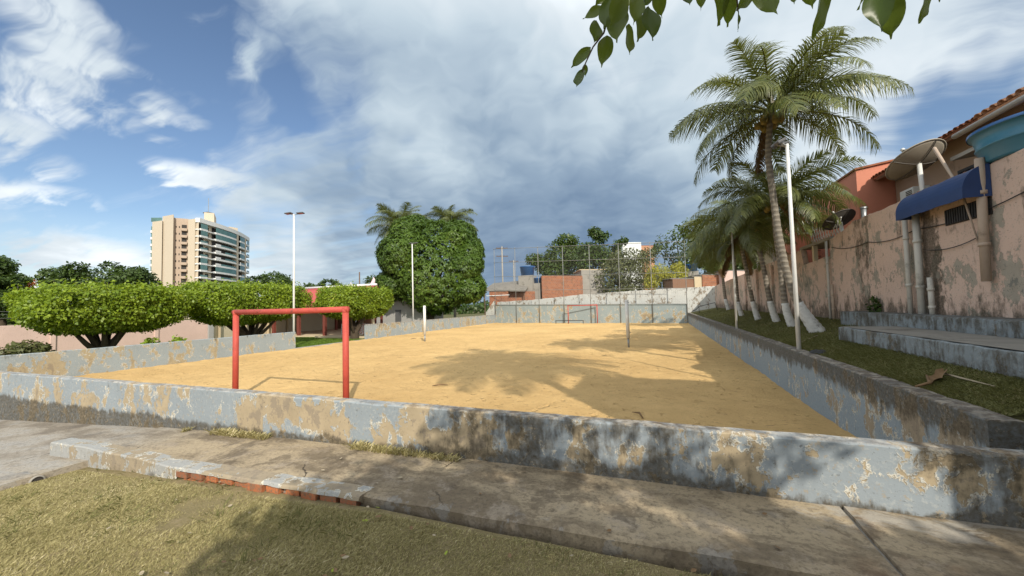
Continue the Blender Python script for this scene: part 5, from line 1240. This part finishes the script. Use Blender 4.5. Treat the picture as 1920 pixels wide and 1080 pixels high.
palm('farthest coconut palm on the terrace, by the white wall', [(4.9, 32.4, 0.95), (4.72, 32.4, 1.9), (4.6, 32.4, 3.8), (4.46, 32.4, 5.2)], [0.21, 0.19, 0.16, 0.14], 0.85, 13, coconuts=0, n=(4, 8, 10, 7, 1))
palm('coconut palm standing right of the view whose shadow falls across the sand', [(4.3, 0.9, 0.3), (3.9, 1.4, 2.2), (3.55, 2.1, 6.0), (3.3, 2.6, 9.5)], [0.5, 0.32, 0.28, 0.24], 1.05, 17, coconuts=10, n=(5, 11, 14, 9, 1))
palm('coconut palm rising behind the left side of the mango tree', [(-33.6, 46, -0.5), (-33.9, 46, 6), (-34.3, 46, 13.6)], [0.35, 0.22, 0.18], 1.5, 19, False, (7, 9, 8, 4, 1), 0, None, 'palms behind the mango')
palm('coconut palm top peeping above the mango tree', [(-26.8, 48, -0.5), (-26.9, 48, 6), (-27.2, 48, 13.6)], [0.35, 0.22, 0.18], 1.25, 23, False, (7, 8, 5, 3, 0), 0, None, 'palms behind the mango')

# ------------------------------------------------------------------ background trees
def bg(name, label, px, py, d, blobs, mat, n, size, seed, tr=0.2, gap=0.36, f=0.6, droop=0.3, group=None, cat='tree', shell=0.35, up=0.5, wr=0.3):
    """blobs: (pixel x, pixel y, radius in pixels x, y) at sight depth d"""
    k = d / 721; bl = []
    for (bx, by, rx, ry) in blobs:
        c = at_depth(bx, by, d); dd = random.Random(seed + bx).uniform(-0.6, 0.9) * rx * k
        c = c + Vector((CF.x, CF.y, 0)) * (dd * 0.6); bl.append((tuple(c), (rx * k, rx * k * 0.9, ry * k)))
    b = at_depth(px, py, d); b.z = -0.5
    return tree(name, label, tuple(b), bl, mat, n, size, tr, 0.45, cat, group, seed, gap, f, shell, droop, wr, up=up)
bg('feathery_tree', 'dark feathery tree row behind the leftmost clipped ficus', 180, 560, 58, [(180, 530, 60, 30), (120, 530, 40, 26), (240, 525, 42, 24), (95, 520, 18, 18), (150, 508, 22, 14), (205, 505, 20, 14), (265, 515, 18, 14), (180, 555, 70, 25)], L_dark, 20000, 0.42, 51, 0.3, 0.30, 0.5, -0.3)
bg('tiered_tree', 'tall dark tiered tree at the left edge', 8, 600, 44, [(5, 500, 22, 16), (15, 525, 36, 14), (-20, 545, 40, 22), (20, 560, 34, 20), (10, 590, 44, 16), (-30, 500, 30, 24)], L_dark, 13000, 0.36, 52, 0.3, 0.32, 0.6)
bg('flowering_tree', 'small orange-flowering tree between the dark trees at the left', 50, 570, 47, [(50, 560, 22, 22), (44, 545, 14, 12)], L_mid, 1800, 0.3, 53, 0.12)
leafmat('orange_flower', (0.42, 0.10, 0.02), (0.55, 0.20, 0.04), None, 0.3)
bg('flower_cluster', 'orange flower heads on top of the small tree at the left', 49, 530, 47, [(49, 531, 9, 9)], MATS['orange_flower'], 260, 0.24, 54, 0.05, 0.1, cat='flowers')
bg('spreading_tree', 'dark spreading tree right of the apartment tower', 505, 550, 92, [(505, 522, 32, 13), (480, 530, 20, 12), (535, 530, 18, 10)], L_dark, 3200, 0.55, 55, 0.3)
bg('round_tree', 'small dark umbrella-shaped tree above the pavilion roof', 618, 560, 95, [(618, 531, 17, 7), (606, 537, 12, 6), (630, 536, 10, 6)], L_dark, 1800, 0.5, 56, 0.2)
bg('palm_like_tree', 'small spiky tree left of the pavilion roof', 580, 560, 80, [(580, 545, 14, 14)], L_dark, 900, 0.5, 57, 0.15, -1)
bg('round_tree', 'dark tree tucked behind the left flank of the mango', 700, 560, 90, [(700, 530, 16, 14), (722, 540, 20, 14), (660, 540, 10, 7)], L_dark, 1800, 0.5, 58, 0.2)
bg('leafy_tree', 'olive-green tree behind the orange brick house', 1045, 560, 66, [(1050, 478, 34, 26), (1020, 490, 26, 18), (1075, 470, 26, 24), (1062, 450, 22, 12), (1000, 488, 16, 12), (1045, 510, 40, 22)], L_mid, 8500, 0.40, 59, 0.3, 0.36, 0.5)
bg('tall_tree', 'taller dark tree with clumped branches behind the cage', 1130, 560, 62, [(1115, 435, 13, 10), (1130, 445, 18, 11), (1105, 466, 20, 14), (1150, 462, 16, 12), (1168, 452, 9, 7), (1125, 482, 34, 22), (1090, 490, 22, 22)], L_dark, 8000, 0.36, 60, 0.25, 0.36, 0.6)
bg('vine_thicket', 'grey-green hanging thicket on the slope behind the far wall', 1170, 570, 55, [(1170, 505, 44, 34), (1140, 525, 30, 26), (1205, 510, 30, 36), (1180, 480, 34, 18), (1215, 480, 18, 16), (1160, 540, 40, 16)], L_grey, 11000, 0.30, 61, 0.12, 0.34, 0.7, 0.9, cat='thicket')
bg('yellow_vine', 'bright yellow-green vine spilling over the wall behind the cage', 1250, 560, 50, [(1235, 512, 22, 18), (1270, 508, 18, 18), (1250, 528, 28, 16), (1220, 530, 14, 14), (1282, 518, 10, 18)], L_yel, 6500, 0.20, 62, 0.08, 0.34, 0.9, 1.2, cat='vine')
bg('broad_tree', 'large dark tree at the far right behind the palms', 1290, 560, 58, [(1265, 450, 34, 26), (1300, 440, 36, 30), (1245, 470, 26, 20), (1330, 470, 40, 36), (1290, 490, 44, 26), (1370, 480, 36, 32), (1330, 505, 44, 18)], L_mid, 13000, 0.36, 63, 0.35, 0.38, 0.5)
bg('broad_tree', 'shadowed tree behind the palm trunks on the terrace', 1420, 560, 48, [(1410, 485, 36, 30), (1450, 470, 34, 34), (1385, 500, 24, 18)], L_dark, 6000, 0.34, 64, 0.3)
tree('creeper', 'creeper hanging at the foot of the pink wall beside the white pipe', (5.0, 12.3, 1.0), [((5.10, 12.3, 1.40), (0.06, 0.24, 0.34))], L_dark, 260, 0.07, 0.02, 0.3, 'plant', None, 65, 0.2)
# a belt of distant trees that closes the horizon
rng = np.random.default_rng(77); Ps = []; Os = []
for az in np.arange(-78, 45, 1.6):
    a = math.radians(az + rng.uniform(-.5, .5)) ; R = rng.uniform(190, 260) if az < -38 else rng.uniform(120, 190)
    c = np.array([math.sin(a) * R, math.cos(a) * R, 1.0]); h = rng.uniform(2.5, 5.0); d = unit(rng.normal(size=(260, 3)))
    Ps.append(c + d * np.array([5.5, 5.5, h]) * rng.uniform(0.6, 1.05, (260, 1))); Os.append(d)
o = cloud(np.concatenate(Ps), np.concatenate(Os), 1.3, L_dark, 'distant_woods', None, rng); tag(o, 'low dark belt of distant trees along the horizon', 'woods', None, 'stuff')

# ------------------------------------------------------------------ the shade tree behind the camera and its hanging twigs
NEAR = thing('shade_ficus', 'shade tree overhead whose glossy leaves hang into the top of the view', 'tree', (3.9, -3.0, 0.0))
def shade_tree():
    rng = np.random.default_rng(88); random.seed(88)
    m = MB(); limb(m, (3.9, -3.0, -0.1), (3.6, -2.7, 2.4), 0.22, 0.16, 0.05, 6, 12)
    bl = [((2.7, -1.3, 4.4), (1.9, 1.7, 0.9)), ((1.4, -1.2, 3.9), (1.2, 1.1, 0.7)), ((3.9, -1.5, 4.2), (1.5, 1.4, 0.9)), ((2.3, -2.2, 4.3), (1.8, 1.5, 0.9)), ((4.7, -0.6, 3.9), (1.3, 1.2, 0.8)), ((1.0, -0.4, 3.5), (0.9, 0.6, 0.4)), ((5.2, -0.1, 4.3), (1.3, 0.9, 0.7)), ((6.2, 0.3, 4.4), (1.2, 0.9, 0.7)), ((5.0, -0.5, 4.2), (1.0, 0.8, 0.5)), ((5.9, -0.3, 4.3), (1.0, 0.8, 0.5)), ((3.6, -0.5, 4.2), (1.2, 0.8, 0.5)), ((4.1, -0.7, 3.7), (1.2, 0.9, 0.6))]
    bl = [((b[0][0], b[0][1] - 0.8, b[0][2]), b[1]) for b in bl]
    for b in bl: limb(m, (3.6, -2.7, 2.35), b[0], 0.10, 0.02, 0.1)
    limb(m, (3.6, -2.7, 2.3), (0.9, 0.95, 2.62), 0.05, 0.014, 0.05); limb(m, (0.9, 0.95, 2.62), (-0.05, 0.9, 2.47), 0.013, 0.005, 0.04)
    m.build('trunk', B_tree, NEAR, True)
    P, out = blob_points(bl, 38000, rng, 0.2, 0.36, 1.3)
    # openings in the crown through which the sun reaches the wall and the walk
    s = np.array(SUN_DIR); q = P - s[None] * ((P[:, 2:3] - 0.25) / s[2])
    keep = np.ones(len(P), bool)
    for (cx, cy, rx, ry) in ((1.45, 3.55, 0.62, 0.40), (-0.2, 3.0, 0.42, 0.13), (-1.3, 3.2, 0.30, 0.12), (-2.0, 3.3, 0.3, 0.1), (0.6, 2.95, 0.4, 0.10)):
        keep &= ((q[:, 0] - cx) / rx) ** 2 + ((q[:, 1] - cy) / ry) ** 2 > 1
    P, out = P[keep], out[keep]
    cloud(P, out, 0.13, L_near, 'crown', NEAR, rng, 0.5, 0.28)
shade_tree()
def near_leaf(seed):
    """one pointed ficus leaf with a midrib fold and a drip tip, along +X, about 9 cm"""
    r = random.Random(seed); n = 10; V = []; F = []; curl = r.uniform(-0.5, 0.7)
    for k in range(n + 1):
        f = k / n; w = 0.024 * (math.sin(PI * min(1, f * 1.08)) ** 0.75 if f < 0.90 else 0.16 * (1 - f) / 0.1 + 0.012)
        if f > 0.8: w = max(w * (1 - (f - 0.8) / 0.22), 0.0008)
        x = 0.098 * f; z = -curl * 0.028 * f * f; b = 0.004 * math.sin(f * 9 + seed)
        V += [(x, w, z + w * 0.30 + b), (x, w * 0.5, z + w * 0.12), (x, 0, z), (x, -w * 0.5, z + w * 0.12), (x, -w, z + w * 0.30 - b)]
        if k:
            for j in range(4): F.append((5 * (k - 1) + j, 5 * (k - 1) + j + 1, 5 * k + j + 1, 5 * k + j))
    return raw_mesh('leaf', np.array(V), np.array(F), L_near, [r.random()] * len(V), True)
NL = [near_leaf(k) for k in range(6)]
def twig(px_pts, d, leaf_list):
    pts = [at_depth(x, y, d) for x, y in px_pts]
    tw = MB().tube(pts, [0.0032 - 0.002 * k / (len(pts) - 1) for k in range(len(pts))], 6).build('twig', B_tree, NEAR, True)
    inv = world_inv(tw); r = random.Random(len(leaf_list) + int(px_pts[0][0]))
    for (bx, by, tx, ty, dd) in leaf_list:
        a = at_depth(bx, by, d + dd); b = at_depth(tx, ty, d + dd + r.uniform(-0.03, 0.03)); X = (b - a); L = X.length; X.normalize()
        N = (-CF + CR * r.uniform(-0.9, 0.9) + CU * r.uniform(-0.3, 0.3)); N = (N - X * N.dot(X)).normalized(); Y = N.cross(X)
        M = Matrix(((X.x, Y.x, N.x, a.x), (X.y, Y.y, N.y, a.y), (X.z, Y.z, N.z, a.z), (0, 0, 0, 1))) @ Matrix.Scale(L / 0.098, 4)
        inst('leaf', r.choice(NL), tw, inv @ M)
twig([(1180, -60), (1155, 0), (1142, 25), (1132, 62), (1112, 88), (1098, 118), (1092, 135)], 0.85,
     [(1134, 12, 1094, 38, 0), (1146, -6, 1133, 58, -.02), (1118, 38, 1112, 84, .02), (1160, 8, 1158, 86, -.03), (1178, 45, 1176, 105, -.02), (1138, 66, 1130, 120, .01), (1108, 88, 1072, 128, 0), (1093, 130, 1082, 166, .02),
      (1196, -10, 1193, 36, 0), (1204, 28, 1198, 76, .02), (1216, 12, 1222, 80, -.01), (1233, -25, 1240, 34, 0), (1186, -30, 1168, 20, .03), (1152, -40, 1120, 10, .04), (1210, -40, 1205, 18, .03), (1172, -20, 1150, 44, -.05), (1096, 120, 1098, 142, .03)])
twig([(1330, -70), (1370, -40), (1382, 0), (1384, 22)], 0.88,
     [(1348, -45, 1352, 46, 0), (1366, -20, 1366, 50, .01), (1384, 20, 1381, 60, 0), (1410, -30, 1456, 33, 0), (1410, -30, 1392, 16, .03), (1288, -20, 1294, 12, 0), (1310, -25, 1318, 14, .02), (1424, -60, 1428, 10, .03)])
twig([(1640, -80), (1560, -60), (1540, -20)], 0.74, [(1540, -34, 1541, 66, 0), (1512, -60, 1522, 18, .05), (1492, -30, 1489, 10, .04), (1565, -50, 1560, 0, .05)])
twig([(1700, -80), (1650, -50), (1640, -10)], 0.80, [(1636, -28, 1652, 62, 0), (1666, -20, 1674, 70, .03), (1620, -50, 1622, 14, .05), (1680, -50, 1684, 12, .06)])
twig([(1760, -80), (1740, -40), (1735, -10)], 0.84, [(1733, -38, 1741, 36, 0), (1760, -50, 1764, 4, .03)])

# ------------------------------------------------------------------ grass and litter
def blades(name, n, region, zf, mat, h=(0.015, 0.045), w=0.0028, seed=5, dens=None, label=None, lay=1.0):
    rng = np.random.default_rng(seed); x0, x1, y0, y1 = region
    P = np.stack([rng.uniform(x0, x1, n), rng.uniform(y0, y1, n), np.zeros(n)], 1)
    if dens is not None: P = P[dens(P, rng)]
    n = len(P); P[:, 2] = zf(P)
    a = rng.uniform(0, 2 * PI, n); H = rng.uniform(*h, n) * (0.6 + 0.8 * vnoise(P, 1.7)); ln = rng.uniform(0.3, 1.6, n) * lay
    D = np.stack([np.cos(a) * ln, np.sin(a) * ln, np.ones(n)], 1) * H[:, None]; s = np.stack([-np.sin(a), np.cos(a), np.zeros(n)], 1) * (w * rng.uniform(0.6, 1.5, n))[:, None]
    V = np.empty((n, 4, 3)); V[:, 0] = P - s; V[:, 1] = P + s; V[:, 2] = P + D * 0.62 + s * 0.7 + np.array([0, 0, 0.0]); V[:, 3] = P + D * np.array([1.15, 1.15, 0.92])
    F = np.arange(n * 4).reshape(-1, 4)
    v = np.clip(0.75 * rng.random(n) + 0.35 * vnoise(P + 9, 2.3) + 0.15 * (rng.random(n) < 0.1), 0, 1)
    o = inst(name, raw_mesh(name, V.reshape(-1, 3), F, mat, np.repeat(v, 4)))
    return tag(o, label, 'grass', None, 'stuff')
lz = np.vectorize(lawn_z)
blades('dry_grass', 380000, (-6.4, 2.6, 0.95, 2.70), lambda P: lz(P[:, 0], P[:, 1]) - 0.003, L_grassd, (0.006, 0.020), 0.0021, seed=5, label='short dry yellowish grass of the foreground lawn', lay=1.3,
       dens=lambda P, r: (P[:, 1] > 1.0 - 0.0 * P[:, 0]) & (vnoise(P, 1.3) * 0.6 + vnoise(P, 4.0) * 0.4 > 0.22 + 0.36 * r.random(len(P))) & (P[:, 1] < 2.66 + 0.03 * P[:, 0]))
blades('lawn_weeds', 9000, (-6.3, 2.4, 1.0, 2.66), lambda P: lz(P[:, 0], P[:, 1]) - 0.003, L_grassg, (0.02, 0.055), 0.0030, 15, label='greener weed tufts scattered in the foreground lawn',
       dens=lambda P, r: vnoise(P, 2.6) * 0.6 + vnoise(P, 7.0) * 0.4 > 0.60)
blades('terrace_grass', 90000, (2.9, 3.9, 4.9, 14), lambda P: 0.575 + 0.2 * (P[:, 0] - 2.9), L_grassg, (0.02, 0.06), 0.005, 6, label='green grass on the terrace above the retaining wall',
       dens=lambda P, r: r.random(len(P)) < np.clip(6.0 / P[:, 1], 0, 1))
blades('terrace_grass', 40000, (2.9, 5.1, 10.6, 38), lambda P: 0.575 + 0.2 * (P[:, 0] - 2.9), L_grassg, (0.03, 0.07), 0.009, 7, label='shaded grass around the palm trunks farther along the terrace',
       dens=lambda P, r: r.random(len(P)) < np.clip(12.0 / P[:, 1], 0, 1))
blades('lawn_grass', 40000, (-30, -19.35, 14, 24), lambda P: np.full(len(P), -0.40), L_grassl, (0.03, 0.06), 0.012, 8, label='bright green lawn seen through the gap in the left wall')
blades('weeds', 2600, (-6.5, -2.0, 3.55, 3.68), lambda P: np.array([path_z(x) for x in P[:, 0]]), L_grassd, (0.03, 0.09), 0.005, 9, label='small weeds along the foot of the near wall', dens=lambda P, r: vnoise(P * np.array([1, 0, 0]), 1.9) > 0.62)
random.seed(5)
def flat_leaf(mat, s):
    m = MB(); n = 7; c = random.uniform(0.2, 0.9)
    for k in range(n + 1):
        f = k / n; w = s * 0.27 * math.sin(PI * (0.06 + 0.9 * f)); m.v += [(s * (f - 0.5), w, 0.25 * s * c * (f - .5) ** 2 + 0.35 * w * c), (s * (f - 0.5), 0, 0.2 * s * c * (f - .5) ** 2), (s * (f - 0.5), -w, 0.25 * s * c * (f - .5) ** 2 + 0.25 * w * c)]
        if k: m.f += [(3 * k - 3, 3 * k - 2, 3 * k + 1, 3 * k), (3 * k - 2, 3 * k - 1, 3 * k + 2, 3 * k + 1)]
    return m.mesh('fallen_leaf', mat, True)
FL = {'pale': [flat_leaf(L_deadpale, 0.06) for k in range(3)], 'brown': [flat_leaf(L_dead, 0.065) for k in range(3)], 'green': [flat_leaf(L_fallen, 0.06) for k in range(2)]}
for kind, cnt, lb in (('pale', 46, 'small pale dry leaf lying on the foreground lawn'), ('brown', 60, 'small curled brown leaf lying on the shaded lawn or walk'), ('green', 9, 'small yellow-green fallen leaf on the shaded lawn')):
    for k in range(cnt):
        x = random.uniform(-4.2, 2.2); y = random.uniform(1.35, 2.68) if random.random() < 0.88 or kind == 'green' else random.uniform(2.75, 3.6)
        if kind != 'pale': x = random.uniform(-2.9, 2.2)
        z = lawn_z(x, y) + 0.028 if y < 2.7 else path_z(x) + 0.012
        o = inst('fallen_leaf', random.choice(FL[kind]), None, Matrix.Translation((x, y, z)) @ Matrix.Rotation(random.uniform(0, 6.3), 4, 'Z') @ Matrix.Rotation(random.uniform(-0.4, 0.4), 4, 'X') @ Matrix.Scale(random.uniform(0.4, 0.85), 4))
        tag(o, lb, 'leaf', kind + ' fallen leaves')
# debris on the terrace
t = thing('dry_palm_sheath', 'brown dry palm sheath lying on the terrace grass', 'debris', (3.2, 6.3, 0.68))
m = MB()
for k in range(9):
    f = k / 8; w = 0.055 * math.sin(PI * (0.12 + 0.8 * f)) * (1 + 0.3 * math.sin(9 * f)); x, y, z = 3.02 + 0.30 * f, 6.1 + 0.34 * f, 0.645 + 0.05 * f + 0.05 * f * f + 0.012 * math.sin(11 * f)
    m.v += [(x - w * .7, y + w * .7, z + 0.05), (x, y, z), (x + w * .7, y - w * .7, z + 0.045)]
    if k: m.f += [(3 * k - 3, 3 * k - 2, 3 * k + 1, 3 * k), (3 * k - 2, 3 * k - 1, 3 * k + 2, 3 * k + 1)]
m.build('sheath', L_dead, t, True)
MB().tube([(2.80, 5.95, 0.63), (2.98, 6.05, 0.66), (3.10, 6.35, 0.70)], [0.012, 0.02, 0.012], 6).build('stalk', L_dead, t, True)
t = thing('pale_stick', 'thin pale stick on the terrace grass beside the dry sheath', 'stick', (3.35, 6.1, 0.7))
MB().tube([(3.30, 6.45, 0.72), (3.32, 6.15, 0.71), (3.36, 5.75, 0.70)], [0.014, 0.012, 0.007], 6).build('stick', L_deadpale, t, True)
t = thing('black_rag', 'small dark rag at the foot of the near terrace light pole', 'rag', (2.95, 9.4, 0.62))
m = MB(); m.lathe([(0.16, 0.0), (0.12, 0.035), (0.05, 0.06), (0, 0.05)], 9, (2.98, 9.35, 0.60)); m.v = [(x + random.uniform(-.03, .03), y + random.uniform(-.03, .03), z + random.uniform(0, .02)) for x, y, z in m.v]; m.build('cloth', M_cable, t, True)
t = thing('fallen_branch', 'thin fallen branch on the terrace behind the light pole', 'branch', (3.2, 11, 0.7))
MB().tube([(2.95, 10.6, 0.62), (3.3, 11.2, 0.69), (3.7, 11.7, 0.77)], [0.02, 0.016, 0.008], 6).build('stem', L_deadpale, t, True)
for k, (x, y, a) in enumerate(((-15.6, 22.2, 0.8), (-5.5, 9.0, 0.3), (-0.4, 7.6, 1.9))):
    o = MB().tube([(x - 0.22 * math.cos(a), y - 0.22 * math.sin(a), -0.385), (x, y, -0.35), (x + 0.2 * math.cos(a + .4), y + 0.2 * math.sin(a + .4), -0.385)], [0.012, 0.02, 0.006], 6).build('twig_litter', L_dead, None, True)
    tag(o, ('short dark twig on the sand beside the left volleyball post', 'short brown twig on the sand behind the near wall', 'brown twig in the shaded near right part of the sand')[k], 'twig')
